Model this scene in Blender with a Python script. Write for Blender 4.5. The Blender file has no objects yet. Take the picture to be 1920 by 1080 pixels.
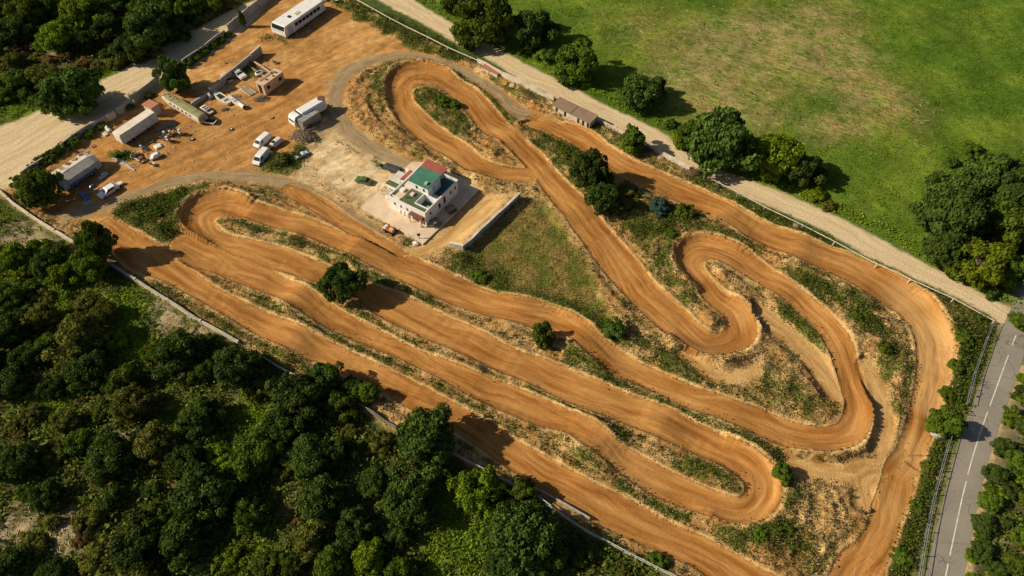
import bpy, bmesh, math, random
import numpy as np
from mathutils import Vector, Matrix
random.seed(7); RNG = np.random.default_rng(11)
SC = bpy.context.scene; COL = SC.collection
R = math.radians

# ------------------------------------------------------------------ camera
CAM_H, PITCH, FPX = 85.0, R(52), 1300.0
cam = bpy.data.objects.new('camera', bpy.data.cameras.new('camera')); COL.objects.link(cam)
cam.location = (0, 0, CAM_H); cam.rotation_euler = (math.pi/2 - PITCH, 0, 0)
cam.data.sensor_width = 36; cam.data.lens = 36*FPX/1920; cam.data.clip_end = 6000; cam.data.clip_start = 1
SC.camera = cam
SP, CP = math.sin(PITCH), math.cos(PITCH)
def at(px, py, z=0.0):
    """ground point (x, y) seen at a photo pixel, on the plane of height z"""
    u = (px-960)/FPX; w = -(py-540)/FPX
    dx, dy, dz = u, w*SP+CP, w*CP-SP
    t = (z-CAM_H)/dz
    return (dx*t, dy*t)
def pxm(py, z=0.0):
    """pixels per metre across the picture at photo row py"""
    return FPX*(SP+(py-540)/FPX*CP)/(CAM_H-z)

# ------------------------------------------------------------------ light
SUN_EL, SUN_AZ = R(34), R(-91.5)      # light comes from the left of the picture
w = bpy.data.worlds.new('World'); SC.world = w; w.use_nodes = True
nt = w.node_tree; bg = nt.nodes['Background']
sky = nt.nodes.new('ShaderNodeTexSky'); sky.sky_type = 'NISHITA'; sky.sun_disc = False
sky.sun_elevation = SUN_EL; sky.sun_rotation = SUN_AZ; sky.dust_density = 2.0
nt.links.new(sky.outputs[0], bg.inputs[0]); bg.inputs[1].default_value = 0.05
sl = bpy.data.lights.new('sun', 'SUN'); sl.energy = 5.0; sl.angle = R(0.5); sl.color = (1.0, 0.87, 0.65)
so = bpy.data.objects.new('sun', sl); COL.objects.link(so)
# sun direction: towards the light = (sin(az)cos(el), cos(az)cos(el), sin(el)), azimuth clockwise from +Y
sd = Vector((math.sin(SUN_AZ)*math.cos(SUN_EL), math.cos(SUN_AZ)*math.cos(SUN_EL), math.sin(SUN_EL)))
so.rotation_euler = sd.to_track_quat('Z', 'Y').to_euler()
SC.view_settings.view_transform = 'Standard'; SC.view_settings.look = 'None'
SC.view_settings.exposure = 0.12; SC.view_settings.gamma = 1

# ------------------------------------------------------------------ materials
def nodes_of(m):
    m.use_nodes = True; n = m.node_tree
    return n, n.nodes['Principled BSDF']
def mat(name, col, rough=0.7, var=0.25, scale=1.5, metal=0.0, dirt=None, dirt_amt=0.5, bump=0.0, spec=0.3):
    """plain procedural material: colour with noise variation and optional dirt blotches"""
    m = bpy.data.materials.new(name); n, b = nodes_of(m)
    tc = n.nodes.new('ShaderNodeTexCoord')
    no = n.nodes.new('ShaderNodeTexNoise'); no.inputs['Scale'].default_value = scale; no.inputs['Detail'].default_value = 5
    n.links.new(tc.outputs['Object'], no.inputs['Vector'])
    rp = n.nodes.new('ShaderNodeValToRGB')
    rp.color_ramp.elements[0].position = 0.3; rp.color_ramp.elements[1].position = 0.7
    rp.color_ramp.elements[0].color = (*[c*(1-var) for c in col], 1)
    rp.color_ramp.elements[1].color = (*[min(1, c*(1+var)) for c in col], 1)
    n.links.new(no.outputs['Fac'], rp.inputs[0]); out = rp.outputs[0]
    if dirt:
        n2 = n.nodes.new('ShaderNodeTexNoise'); n2.inputs['Scale'].default_value = scale*0.6; n2.inputs['Detail'].default_value = 8
        n2.inputs['Roughness'].default_value = 0.7
        n.links.new(tc.outputs['Object'], n2.inputs['Vector'])
        mr = n.nodes.new('ShaderNodeMapRange'); mr.inputs[1].default_value = 0.5; mr.inputs[2].default_value = 0.68; mr.inputs[4].default_value = dirt_amt
        n.links.new(n2.outputs['Fac'], mr.inputs[0])
        mx = n.nodes.new('ShaderNodeMix'); mx.data_type = 'RGBA'; mx.inputs[7].default_value = (*dirt, 1)
        n.links.new(mr.outputs[0], mx.inputs[0]); n.links.new(out, mx.inputs[6]); out = mx.outputs[2]
    n.links.new(out, b.inputs['Base Color'])
    b.inputs['Roughness'].default_value = rough; b.inputs['Metallic'].default_value = metal
    b.inputs['Specular IOR Level'].default_value = spec
    if bump:
        bp = n.nodes.new('ShaderNodeBump'); bp.inputs['Strength'].default_value = bump; bp.inputs['Distance'].default_value = 0.05
        n.links.new(no.outputs['Fac'], bp.inputs['Height']); n.links.new(bp.outputs[0], b.inputs['Normal'])
    return m
RUST = (0.16, 0.07, 0.03); GRIME = (0.10, 0.085, 0.06); MOSS = (0.10, 0.12, 0.03)
M = dict(
    white=mat('white_paint', (0.80, 0.80, 0.78), 0.3, 0.06, 1.2, dirt=(0.45, 0.38, 0.28), dirt_amt=0.35, spec=0.5),
    white_old=mat('weathered_white_panel', (0.66, 0.63, 0.57), 0.6, 0.12, 1.0, dirt=(0.30, 0.20, 0.12), dirt_amt=0.6, bump=0.2),
    grey_panel=mat('weathered_grey_panel', (0.42, 0.41, 0.38), 0.6, 0.15, 1.0, dirt=GRIME, dirt_amt=0.6, bump=0.2),
    tan=mat('tan_panel', (0.62, 0.44, 0.29), 0.65, 0.1, 1.0, dirt=(0.30, 0.17, 0.09), dirt_amt=0.5, bump=0.2),
    glass=mat('vehicle_glass', (0.02, 0.025, 0.03), 0.12, 0.2, 2.0, spec=0.6),
    tyre=mat('tyre_rubber', (0.02, 0.02, 0.02), 0.85, 0.2, 4),
    black=mat('black_plastic', (0.025, 0.025, 0.027), 0.6, 0.3, 3),
    steel=mat('dull_steel', (0.35, 0.36, 0.37), 0.45, 0.2, 3, metal=0.5, dirt=RUST, dirt_amt=0.5),
    rust=mat('rusty_metal', (0.20, 0.085, 0.04), 0.8, 0.4, 3, dirt=(0.08, 0.035, 0.02), dirt_amt=0.8, bump=0.3),
    blue=mat('blue_paint', (0.05, 0.13, 0.32), 0.3, 0.2, 2, spec=0.5),
    pale_blue=mat('pale_blue_paint', (0.45, 0.56, 0.66), 0.35, 0.15, 2, dirt=GRIME, dirt_amt=0.4, spec=0.5),
    green_car=mat('green_paint', (0.07, 0.13, 0.035), 0.35, 0.2, 2, dirt=(0.2, 0.16, 0.08), dirt_amt=0.4, spec=0.5),
    dark_tarp=mat('dark_canvas', (0.05, 0.055, 0.06), 0.8, 0.25, 3, bump=0.3),
    orange=mat('orange_plastic', (0.60, 0.20, 0.06), 0.45, 0.2, 3),
    brick=mat('reddish_brick', (0.36, 0.15, 0.08), 0.9, 0.35, 4, dirt=(0.45, 0.36, 0.25), dirt_amt=0.5, bump=0.4),
    lamp=mat('headlight_glass', (0.7, 0.7, 0.68), 0.15, 0.1, 3, spec=0.7),
    concrete=mat('pale_concrete', (0.40, 0.37, 0.32), 0.9, 0.2, 1.2, dirt=(0.17, 0.14, 0.10), dirt_amt=0.6, bump=0.3),
    whitewash=mat('whitewashed_wall', (0.60, 0.52, 0.41), 0.9, 0.15, 0.8, dirt=(0.34, 0.25, 0.17), dirt_amt=0.6, bump=0.3),
    wall_white=mat('white_plaster', (0.76, 0.75, 0.73), 0.85, 0.06, 0.7, dirt=(0.50, 0.44, 0.36), dirt_amt=0.35, bump=0.1),
    slab=mat('slab_concrete', (0.68, 0.53, 0.37), 0.9, 0.1, 0.6, dirt=(0.42, 0.33, 0.23), dirt_amt=0.5, bump=0.15),
    roof_green=mat('green_roof_felt', (0.055, 0.19, 0.125), 0.8, 0.18, 0.8, dirt=(0.09, 0.22, 0.16), dirt_amt=0.6, bump=0.2),
    roof_olive=mat('olive_roof_felt', (0.085, 0.115, 0.06), 0.85, 0.2, 0.9, dirt=(0.13, 0.13, 0.07), dirt_amt=0.6, bump=0.2),
    roof_teal=mat('teal_terrace_floor', (0.03, 0.085, 0.095), 0.7, 0.25, 0.9, dirt=(0.06, 0.12, 0.12), dirt_amt=0.5),
    roof_red=mat('red_roof_sheet', (0.34, 0.10, 0.07), 0.75, 0.15, 0.8, dirt=(0.42, 0.19, 0.13), dirt_amt=0.6, bump=0.2),
    roof_brown=mat('brown_fibre_roof', (0.24, 0.165, 0.105), 0.85, 0.15, 0.7, dirt=(0.30, 0.22, 0.15), dirt_amt=0.6, bump=0.3),
    roof_rusty=mat('faded_red_roof', (0.44, 0.19, 0.11), 0.8, 0.15, 1.0, dirt=(0.52, 0.32, 0.22), dirt_amt=0.6, bump=0.2),
    moss=mat('mossy_roof', (0.27, 0.26, 0.12), 0.9, 0.25, 1.3, dirt=MOSS, dirt_amt=0.8, bump=0.4),
    terracotta=mat('reddish_brown_canopy', (0.17, 0.07, 0.05), 0.8, 0.4, 3),
    wood=mat('weathered_wood', (0.35, 0.27, 0.18), 0.85, 0.3, 2.5, dirt=(0.15, 0.11, 0.07), dirt_amt=0.6),
    asphalt=mat('asphalt', (0.27, 0.24, 0.20), 0.9, 0.14, 0.35, dirt=(0.36, 0.31, 0.245), dirt_amt=0.6, bump=0.1),
    line=mat('road_paint', (0.70, 0.67, 0.60), 0.8, 0.15, 2, dirt=(0.27, 0.24, 0.2), dirt_amt=0.9),
    tarp_blue=mat('blue_grey_sheet', (0.10, 0.19, 0.23), 0.7, 0.35, 1.5, bump=0.5),
    bark=mat('bark', (0.10, 0.075, 0.05), 0.95, 0.3, 4, bump=0.5),
    stick=mat('dead_stick', (0.48, 0.38, 0.25), 0.9, 0.3, 0.5),
    stone=mat('pale_stone', (0.42, 0.31, 0.19), 0.9, 0.3, 0.7),
    litter=mat('scrap_bits', (0.45, 0.42, 0.38), 0.7, 0.8, 0.6),
)
# ------------------------------------------------------------------ scene helpers
def tag(o, label=None, cat=None, group=None, kind=None):
    if label: o['label'] = label
    if cat: o['category'] = cat
    if group: o['group'] = group
    if kind: o['kind'] = kind
    return o
def thing(name, label, cat, loc=(0, 0, 0), rz=0.0, group=None, scale=1.0):
    o = bpy.data.objects.new(name, None); COL.objects.link(o)
    o.empty_display_size = 0.3
    o.location = loc; o.rotation_euler = (0, 0, rz)
    o.scale = (scale,)*3 if not isinstance(scale, tuple) else scale
    return tag(o, label, cat, group)
class MB:
    """collects shapes, then builds them as one mesh object"""
    def __init__(s): s.v = []; s.f = []; s.mi = []
    def poly(s, vs, fs):
        b = len(s.v); s.v += [tuple(map(float, q)) for q in vs]; s.f += [tuple(b+i for i in f) for f in fs]; return s
    def box(s, x0, x1, y0, y1, z0, z1, rz=0, c=None):
        P = [(x, y, z) for z in (z0, z1) for x, y in ((x0, y0), (x1, y0), (x1, y1), (x0, y1))]
        if rz:
            cx, cy = c if c else ((x0+x1)/2, (y0+y1)/2); k, n = math.cos(rz), math.sin(rz)
            P = [(cx+(x-cx)*k-(y-cy)*n, cy+(x-cx)*n+(y-cy)*k, z) for x, y, z in P]
        return s.poly(P, [(3, 2, 1, 0), (4, 5, 6, 7), (0, 1, 5, 4), (1, 2, 6, 5), (2, 3, 7, 6), (3, 0, 4, 7)])
    def prism(s, pts, z0, z1):
        n = len(pts)
        a = sum(pts[i][0]*pts[(i+1) % n][1]-pts[(i+1) % n][0]*pts[i][1] for i in range(n))
        if a < 0: pts = pts[::-1]
        return s.poly([(*p[:2], z0) for p in pts]+[(*p[:2], z1) for p in pts],
                      [tuple(range(n))[::-1], tuple(range(n, 2*n))]+[(i, (i+1) % n, n+(i+1) % n, n+i) for i in range(n)])
    def sheet(s, q, t=0.02):
        """thin slab on a planar polygon of 3D points"""
        q = [Vector(p) for p in q]; nrm = (q[1]-q[0]).cross(q[2]-q[1]).normalized()*t; n = len(q)
        return s.poly(q+[p+nrm for p in q], [tuple(range(n))[::-1], tuple(range(n, 2*n))]+[(i, (i+1) % n, n+(i+1) % n, n+i) for i in range(n)])
    def tube(s, p, q, r, r2=None, n=8):
        p, q = Vector(p), Vector(q); d = (q-p)
        if d.length < 1e-6: return s
        d.normalize(); a = d.orthogonal().normalized(); b = d.cross(a); r2 = r if r2 is None else r2
        vs = [p+(a*math.cos(t)+b*math.sin(t))*r for t in [2*math.pi*i/n for i in range(n)]]
        vs += [q+(a*math.cos(t)+b*math.sin(t))*r2 for t in [2*math.pi*i/n for i in range(n)]]
        return s.poly(vs, [(i, (i+1) % n, n+(i+1) % n, n+i) for i in range(n)]+[tuple(range(n))[::-1], tuple(range(n, 2*n))])
    def wheel(s, x, y, r, w, n=14): return s.tube((x, y-w/2, r), (x, y+w/2, r), r, n=n)
    def loft(s, secs, close=True):
        """skin through rings of equal length"""
        n = len(secs[0]); b = len(s.v)
        vs = [p for r_ in secs for p in r_]; fs = []
        for k in range(len(secs)-1):
            for i in range(n): fs.append((k*n+i, k*n+(i+1) % n, (k+1)*n+(i+1) % n, (k+1)*n+i))
        if close: fs += [tuple(range(n))[::-1], tuple(range((len(secs)-1)*n, len(secs)*n))]
        return s.poly(vs, fs)
    def profile(s, pts, wf):
        """side profile (x, z) going round, half width wf(x, z); closed solid"""
        n = len(pts); L = [(x, wf(x, z), z) for x, z in pts]; Rr = [(x, -wf(x, z), z) for x, z in pts]
        return s.poly(L+Rr, [tuple(range(n)), tuple(range(n, 2*n))[::-1]]+[(i, n+i, n+(i+1) % n, (i+1) % n) for i in range(n)])
    def build(s, name, m, parent=None, bevel=0.0, smooth=False):
        me = bpy.data.meshes.new(name); me.from_pydata(s.v, [], s.f)
        bm = bmesh.new(); bm.from_mesh(me)
        bmesh.ops.recalc_face_normals(bm, faces=bm.faces)
        if bevel:
            bmesh.ops.bevel(bm, geom=[e for e in bm.edges if e.is_manifold and e.calc_face_angle(0) > 0.35], offset=bevel, segments=2, affect='EDGES', clamp_overlap=True)
        bm.to_mesh(me); bm.free()
        me.materials.append(m)
        if smooth:
            me.polygons.foreach_set('use_smooth', [True]*len(me.polygons))
        o = bpy.data.objects.new(name, me); COL.objects.link(o)
        if parent: o.parent = parent
        return o

# ------------------------------------------------------------------ numpy noise
def hash2(i, j, seed):
    h = (i.astype(np.int64)*374761393 + j.astype(np.int64)*668265263 + seed*974634777) & 0xFFFFFFFF
    h = ((h ^ (h >> 13))*1274126177) & 0xFFFFFFFF
    return ((h ^ (h >> 16)) & 0xFFFF)/65535.0
def vnoise(x, y, seed=0):
    i = np.floor(x); j = np.floor(y); fx = x-i; fy = y-j
    fx = fx*fx*(3-2*fx); fy = fy*fy*(3-2*fy)
    i = i.astype(np.int64); j = j.astype(np.int64)
    a = hash2(i, j, seed); b = hash2(i+1, j, seed); c = hash2(i, j+1, seed); d = hash2(i+1, j+1, seed)
    return (a*(1-fx)+b*fx)*(1-fy)+(c*(1-fx)+d*fx)*fy
def fbm(x, y, seed=0, o=4, g=0.5):
    t = 0; a = 1; n = 0
    for k in range(o): t = t+a*vnoise(x*2**k, y*2**k, seed+k*17); n += a; a *= g
    return t/n
def sstep(a, b, x):
    t = np.clip((x-a)/(b-a), 0, 1); return t*t*(3-2*t)

# ------------------------------------------------------------------ the traced courses (photo pixels: one edge | the other)
P_LAP = """330,445,352,470 372,458,385,500 417,472,410,512 467,490,460,533 533,523,517,557 583,550,567,587 640,585,622,620 713,620,690,650
773,653,750,674 840,680,815,708 900,703,875,742 947,720,920,763 1023,753,985,790 1083,783,1053,813 1120,805,1085,838 1150,830,1125,865
1213,863,1190,910 1273,893,1250,942 1330,918,1310,964 1362,930,1350,984 1382,935,1405,988 1393,928,1442,970 1396,918,1462,937 1393,905,1462,912 1385,892,1453,893
1370,880,1428,865 1330,863,1370,827 1280,840,1322,803 1207,810,1250,770 1140,780,1187,748 1057,750,1107,713 997,722,1033,680 940,700,973,660
873,670,907,627 807,640,847,600 720,600,765,560 660,560,690,532 600,533,623,503 550,518,583,487 500,503,533,467 450,483,483,455
400,463,433,443 372,447,415,433 352,428,404,425 345,405,402,419 352,387,405,414 370,375,412,409 407,366,425,406 440,372,445,408 467,380,460,412
533,398,520,430 583,412,570,442 640,437,625,466 680,452,655,485 767,483,735,522 857,520,815,558 940,557,900,588 1033,577,993,617
1090,607,1053,633 1123,637,1090,662 1173,667,1137,700 1223,693,1195,722 1310,732,1280,763 1370,752,1347,787 1423,767,1400,808 1480,790,1467,837
1525,800,1530,850 1555,800,1580,847 1572,793,1613,830 1581,775,1630,797 1582,747,1630,763 1573,720,1622,720 1560,680,1603,670 1530,630,1565,607
1493,590,1520,562 1460,560,1485,535 1413,527,1447,507 1375,505,1407,477 1350,492,1363,457 1335,488,1335,448 1325,489,1308,446 1319,493,1283,452
1316,498,1266,470 1317,504,1264,492 1322,513,1277,515 1333,527,1300,540 1353,543,1317,560 1373,560,1335,577 1395,578,1352,592 1408,595,1360,607
1416,620,1362,617 1413,640,1355,625 1390,660,1345,629 1347,673,1330,626 1313,671,1315,619 1280,652,1290,600 1233,613,1262,565 1180,563,1215,522
1140,517,1180,475 1090,453,1135,425 1050,403,1100,385 1020,360,1065,347 1000,333,1040,320 973,300,1013,290 940,272,973,257 903,247,945,225
873,210,910,188 853,187,880,162 830,170,850,147 810,164,813,129 795,163,773,124 783,165,745,132 775,172,727,157 772,182,725,180
777,197,730,205 807,227,755,237 847,257,800,270 883,280,847,302 907,300,880,325 945,313,925,341 985,318,988,344"""
P_OUTER = """213,412,190,440 240,430,225,470 277,453,262,505 333,493,315,531 417,547,387,572 513,593,483,630 575,622,550,663 633,650,610,690 710,686,683,723
780,720,755,762 840,753,810,790 917,792,875,825 973,830,930,862 1040,868,990,900 1123,920,1060,943 1207,960,1145,988 1273,997,1220,1022
1330,1020,1280,1050 1400,1060,1340,1085 1450,1085,1400,1125 1505,1098,1490,1150 1540,1092,1600,1130 1565,1070,1647,1075 1597,1043,1660,1043 1620,1010,1675,1010
1635,960,1690,960 1650,917,1707,917 1662,880,1717,880 1683,847,1730,847 1703,787,1753,787 1717,720,1770,720 1717,660,1783,660 1705,613,1773,613
1690,597,1760,588 1667,573,1737,560 1627,550,1695,528 1580,520,1633,497 1530,500,1573,473 1473,480,1520,457 1413,452,1453,427 1363,423,1400,402
1306,394,1347,373 1248,368,1290,347 1205,350,1244,329 1156,330,1190,305 1110,300,1143,276 1070,270,1110,250 1025,247,1062,236 985,232,1020,222"""
P_SERV = """540,368,552,344 592,398,602,372 640,430,655,408 692,463,708,441 742,489,757,470"""
P_SPUR = """1690,830,1715,885 1655,858,1674,905 1618,872,1652,908 1604,903,1640,918 1610,945,1645,940"""
P_LANES = ["1418,598,1440,585 1470,640,1495,625 1520,690,1550,680 1560,745,1585,735", "1600,700,1640,690 1640,780,1665,770 1640,850,1665,835", "1480,860,1490,885 1560,875,1565,900 1620,865,1635,890", "1290,655,1285,672 1350,700,1345,715 1410,690,1420,705"]
P_UP = """-40,370,-40,250 0,355,0,235 40,318,50,222 75,283,110,198 140,245,180,165 190,212,230,143 240,180,285,118 300,143,345,85 370,100,400,52 430,55,455,18 510,-5,500,-12 570,-50,545,-45"""
P_RIGHT = """640,-50,690,-50 720,0,767,0 773,33,810,22 853,80,880,62 917,113,945,98 973,147,1010,133 1040,183,1073,163 1107,217,1140,200 1207,267,1240,248
1271,303,1300,295 1327,329,1360,326 1387,359,1433,354 1457,390,1495,375 1547,433,1585,415 1613,470,1655,452 1697,510,1735,496 1780,550,1815,538 1847,587,1870,566 1877,610,1900,580"""
P_GREY = ["""130,412,118,398 190,398,180,380 240,378,228,365 290,360,275,350 340,347,333,330 400,337,397,323 467,340,467,322 525,350,533,333 570,364,587,350 620,397,640,388 672,428,690,416 705,450,720,440""",
"""1040,245,1050,232 993,227,1027,230 950,203,973,200 920,173,932,163 873,143,876,131 827,123,829,112 773,112,773,99 723,115,712,102 675,130,657,120 652,150,632,137 640,180,615,172 645,215,614,210 670,245,637,248 712,272,685,285 760,297,735,312 810,317,785,335"""]
P_DRIVE = """757,482,765,466 800,476,803,458 850,456,835,436 890,425,868,402 930,390,908,372"""
def parse(s):
    return [tuple(float(q) for q in t.split(',')) for t in s.split()]
def catmull(P, step):
    """smooth dense resampling of rows (cx, cy, hw)"""
    P = np.array(P); Q = np.vstack([2*P[0]-P[1], P, 2*P[-1]-P[-2]]); out = []
    for i in range(1, len(Q)-2):
        p0, p1, p2, p3 = Q[i-1], Q[i], Q[i+1], Q[i+2]
        n = max(2, int(np.hypot(*(p2-p1)[:2])/step))
        t = np.linspace(0, 1, n, endpoint=False)[:, None]
        out.append(0.5*((2*p1)+(-p0+p2)*t+(2*p0-5*p1+4*p2-p3)*t**2+(-p0+3*p1-3*p2+p3)*t**3))
    return np.vstack(out+[P[-1:]])
def course(s, step=0.6):
    rows = []
    for a, b, c, d in parse(s):
        p = np.array(at(a, b)); q = np.array(at(c, d)); m = (p+q)/2
        rows.append((m[0], m[1], np.hypot(*(p-q))/2))
    return catmull(rows, step)
def world(poly, z=0.0): return [at(a, b, z) for a, b in poly]

# ------------------------------------------------------------------ ground grid
DX = 0.25
gx = np.arange(-140, 140+DX/2, DX); gy = np.arange(6, 176+DX/2, DX)
NX, NY = len(gx), len(gy); X, Y = np.meshgrid(gx, gy)
FAR = 9.0
D = {k: np.full(X.shape, FAR, np.float32) for k in ('track', 'road', 'grey', 'drive')}
DB = np.full(X.shape, FAR, np.float32); TU = np.zeros(X.shape, np.float32); TS = np.zeros(X.shape, np.float32)
KAP = np.zeros(X.shape, np.float32); JMP = np.zeros(X.shape, np.float32)
jumps = [(668, 466, 1.0, 1.6, 5.0), (1112, 628, 1.1, 3.0, 4.0), (1108, 822, 1.3, 4.5, 4.0), (1497, 468, 0.7, 2.5, 2.5), (948, 262, 0.55, 2.0, 2.5),
         (1072, 402, 0.6, 3, 3), (562, 552, 0.7, 2.5, 3), (1470, 545, 0.5, 2.5, 2.5), (1545, 640, 0.5, 3, 3), (440, 540, 0.5, 4, 4), (560, 625, 0.7, 3.5, 3.5),
         (960, 610, 0.55, 4, 4), (850, 690, 0.5, 3, 4), (1150, 540, 0.4, 3, 3), (1230, 820, 0.4, 3, 3), (480, 395, 0.35, 1.0, 2.5), (1370, 400, 0.4, 3, 3),
         (900, 640, 0.4, 4, 4), (1010, 735, 0.6, 3, 3), (820, 740, 0.4, 4, 4), (1340, 745, 0.35, 4, 4), (1680, 800, 0.35, 4, 4)]
def stamp(P, key, s0):
    seg = np.hypot(np.diff(P[:, 0]), np.diff(P[:, 1])); S = s0+np.concatenate([[0], np.cumsum(seg)])
    th = np.unwrap(np.arctan2(np.diff(P[:, 1]), np.diff(P[:, 0]))); kap = np.zeros(len(P))
    kap[1:-1] = np.diff(th)/np.maximum(0.3, (seg[1:]+seg[:-1])/2)
    kap = np.convolve(np.pad(kap, 6, mode='edge'), np.ones(13)/13, 'valid')
    J = np.zeros(len(P))
    if key == 'track':
        for a, b, amp, up, dn in jumps:
            q = np.array(at(a, b)); dd = np.hypot(P[:, 0]-q[0], P[:, 1]-q[1]); k = int(dd.argmin())
            if dd[k] > 2.6: continue
            ds = S-S[k]; side = np.sign(P[min(k+3, len(P)-1), 0]-P[max(k-3, 0), 0])   # the steeper side first in picture x
            ds = ds*side
            J = np.maximum(J, amp*np.where(ds < 0, np.exp(-(ds/up)**2), np.exp(-(ds/dn)**2)))
    for i in range(len(P)-1):
        ax, ay, aw = P[i]; bx, by, bw = P[i+1]; rad = FAR+max(aw, bw)
        i0 = max(0, int((min(ax, bx)-rad-gx[0])/DX)); i1 = min(NX, int((max(ax, bx)+rad-gx[0])/DX)+2)
        j0 = max(0, int((min(ay, by)-rad-gy[0])/DX)); j1 = min(NY, int((max(ay, by)+rad-gy[0])/DX)+2)
        if i1 <= i0 or j1 <= j0: continue
        sl_ = np.s_[j0:j1, i0:i1]; x = X[sl_]-ax; y = Y[sl_]-ay
        ex, ey = bx-ax, by-ay; L2 = ex*ex+ey*ey+1e-9; t = np.clip((x*ex+y*ey)/L2, 0, 1)
        rx, ry = x-t*ex, y-t*ey; d = np.hypot(rx, ry)
        side = np.sign(ex*ry-ey*rx); sd_ = d-(aw+(bw-aw)*t)
        dk = D[key][sl_]; D[key][sl_] = np.minimum(dk, sd_)
        m = sd_ < DB[sl_]
        for A, V in ((DB, sd_), (TU, side*d), (TS, S[i]+t*(S[i+1]-S[i])), (KAP, kap[i]+0*t), (JMP, J[i]+(J[i+1]-J[i])*t)):
            B = A[sl_]; B[m] = V[m]
    return S[-1]+40
s0 = 0
LAP = course(P_LAP); OUTER = course(P_OUTER); SERV = course(P_SERV)
for P, k in ((LAP, 'track'), (OUTER, 'track'), (SERV, 'track'), (course(P_UP), 'road'), (course(P_RIGHT), 'road'),
             (course(P_SPUR), 'drive'), *[(course(q), 'drive') for q in P_LANES], (course(P_GREY[0]), 'grey'), (course(P_GREY[1]), 'grey'), (course(P_DRIVE), 'drive')):
    s0 = stamp(P, k, s0)

WX = (fbm(X/6, Y/6, 3)-0.5)*5; WY = (fbm(X/6, Y/6, 9)-0.5)*5
def inside(poly, warp=1.0):
    x = X+WX*warp; y = Y+WY*warp; m = np.zeros(X.shape, bool); n = len(poly)
    for i in range(n):
        (x1, y1), (x2, y2) = poly[i], poly[(i+1) % n]
        if y1 == y2: continue
        c = ((y1 > y) != (y2 > y)) & (x < (x2-x1)*(y-y1)/(y2-y1)+x1); m ^= c
    return m.astype(np.float32)
def blur(a, r):
    k = max(1, int(r/DX))
    for ax in (0, 1):
        for _ in range(2):
            p = np.pad(a, [(k+1, k) if q == ax else (0, 0) for q in (0, 1)], mode='edge'); c = np.cumsum(p, axis=ax, dtype=np.float64)
            a = (np.take(c, range(2*k+1, c.shape[ax]), axis=ax)-np.take(c, range(0, c.shape[ax]-2*k-1), axis=ax))/(2*k+1)
    return a.astype(np.float32)
def zone(pix, soft=0.6, warp=1.0): return blur(inside(world(pix), warp), soft)
def linedist(pts, maxd=12):
    d = np.full(X.shape, maxd, np.float32)
    for (ax, ay), (bx, by) in zip(pts[:-1], pts[1:]):
        i0 = max(0, int((min(ax, bx)-maxd-gx[0])/DX)); i1 = min(NX, int((max(ax, bx)+maxd-gx[0])/DX)+2)
        j0 = max(0, int((min(ay, by)-maxd-gy[0])/DX)); j1 = min(NY, int((max(ay, by)+maxd-gy[0])/DX)+2)
        if i1 <= i0 or j1 <= j0: continue
        s_ = np.s_[j0:j1, i0:i1]; x = X[s_]-ax; y = Y[s_]-ay; ex, ey = bx-ax, by-ay
        t = np.clip((x*ex+y*ey)/(ex*ex+ey*ey+1e-9), 0, 1); d[s_] = np.minimum(d[s_], np.hypot(x-t*ex, y-t*ey))
    return d
COMPOUND = [(-20, 350), (30, 388), (90, 428), (143, 459), (210, 500), (300, 560), (450, 645), (560, 708), (740, 808), (860, 868), (1010, 938), (1100, 1003), (1270, 1090), (1400, 1140),
            (1700, 1150), (1722, 1080), (1752, 920), (1800, 800), (1860, 607), (1700, 532), (1560, 462), (1430, 397), (1290, 322), (1180, 262), (1037, 192), (900, 124), (765, 60), (640, -8), (600, -40), (540, -30),
            (470, 30), (395, 87), (305, 152), (205, 222), (110, 287), (45, 332)]
YARD = [(95, 395), (60, 360), (110, 300), (205, 228), (305, 158), (395, 92), (470, 38), (540, -20), (640, 8), (740, 58), (850, 112), (905, 150), (860, 130), (773, 100), (712, 104), (655, 124), (618, 150),
        (612, 200), (560, 262), (500, 310), (460, 325), (400, 325), (333, 335), (275, 352), (225, 372), (190, 385), (215, 420), (200, 440), (140, 425)]
PALE = [(505, 322), (560, 285), (615, 225), (650, 262), (720, 305), (790, 330), (860, 335), (900, 356), (795, 458), (680, 395), (590, 352), (540, 335)]
LOT = [(909, 368), (973, 368), (869, 468), (846, 462), (800, 474), (770, 474), (800, 462), (840, 440)]
TRI = [(980, 378), (872, 480), (880, 520), (960, 560), (1060, 600), (1130, 615), (1155, 605), (1115, 520), (1060, 440), (1010, 375)]
FIELD = [(700, -60), (770, -5), (850, 42), (920, 85), (1010, 130), (1140, 196), (1260, 258), (1360, 322), (1470, 365), (1560, 402), (1640, 440), (1790, 522), (1895, 575), (1960, 470), (2200, 200), (2200, -80), (1500, -90)]
DRY1 = [(1280, 170), (1310, 90), (1390, 35), (1560, 0), (1640, 40), (1650, 120), (1740, 215), (1650, 250), (1580, 180), (1480, 150), (1450, 235), (1310, 240)]
DRY2 = [(1500, 235), (1560, 205), (1650, 235), (1580, 280), (1530, 262)]
DRY3 = [(1100, 20), (1300, 30), (1420, 20), (1400, 120), (1330, 220), (1260, 215), (1190, 120)]
FLOOR_L = [(-200, 300), (-20, 372), (140, 470), (300, 572), (450, 655), (730, 815), (1000, 945), (1270, 1100), (1400, 1200), (-300, 1200)]
FLOOR_T = [(-300, 300), (-20, 230), (90, 203), (180, 162), (290, 116), (390, 52), (470, 5), (540, -60), (300, -120), (-400, -100)]
FLOOR_R = [(1960, 540), (1905, 715), (1880, 770), (1832, 917), (1800, 1060), (1780, 1200), (2100, 1200), (2200, 500)]
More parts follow.
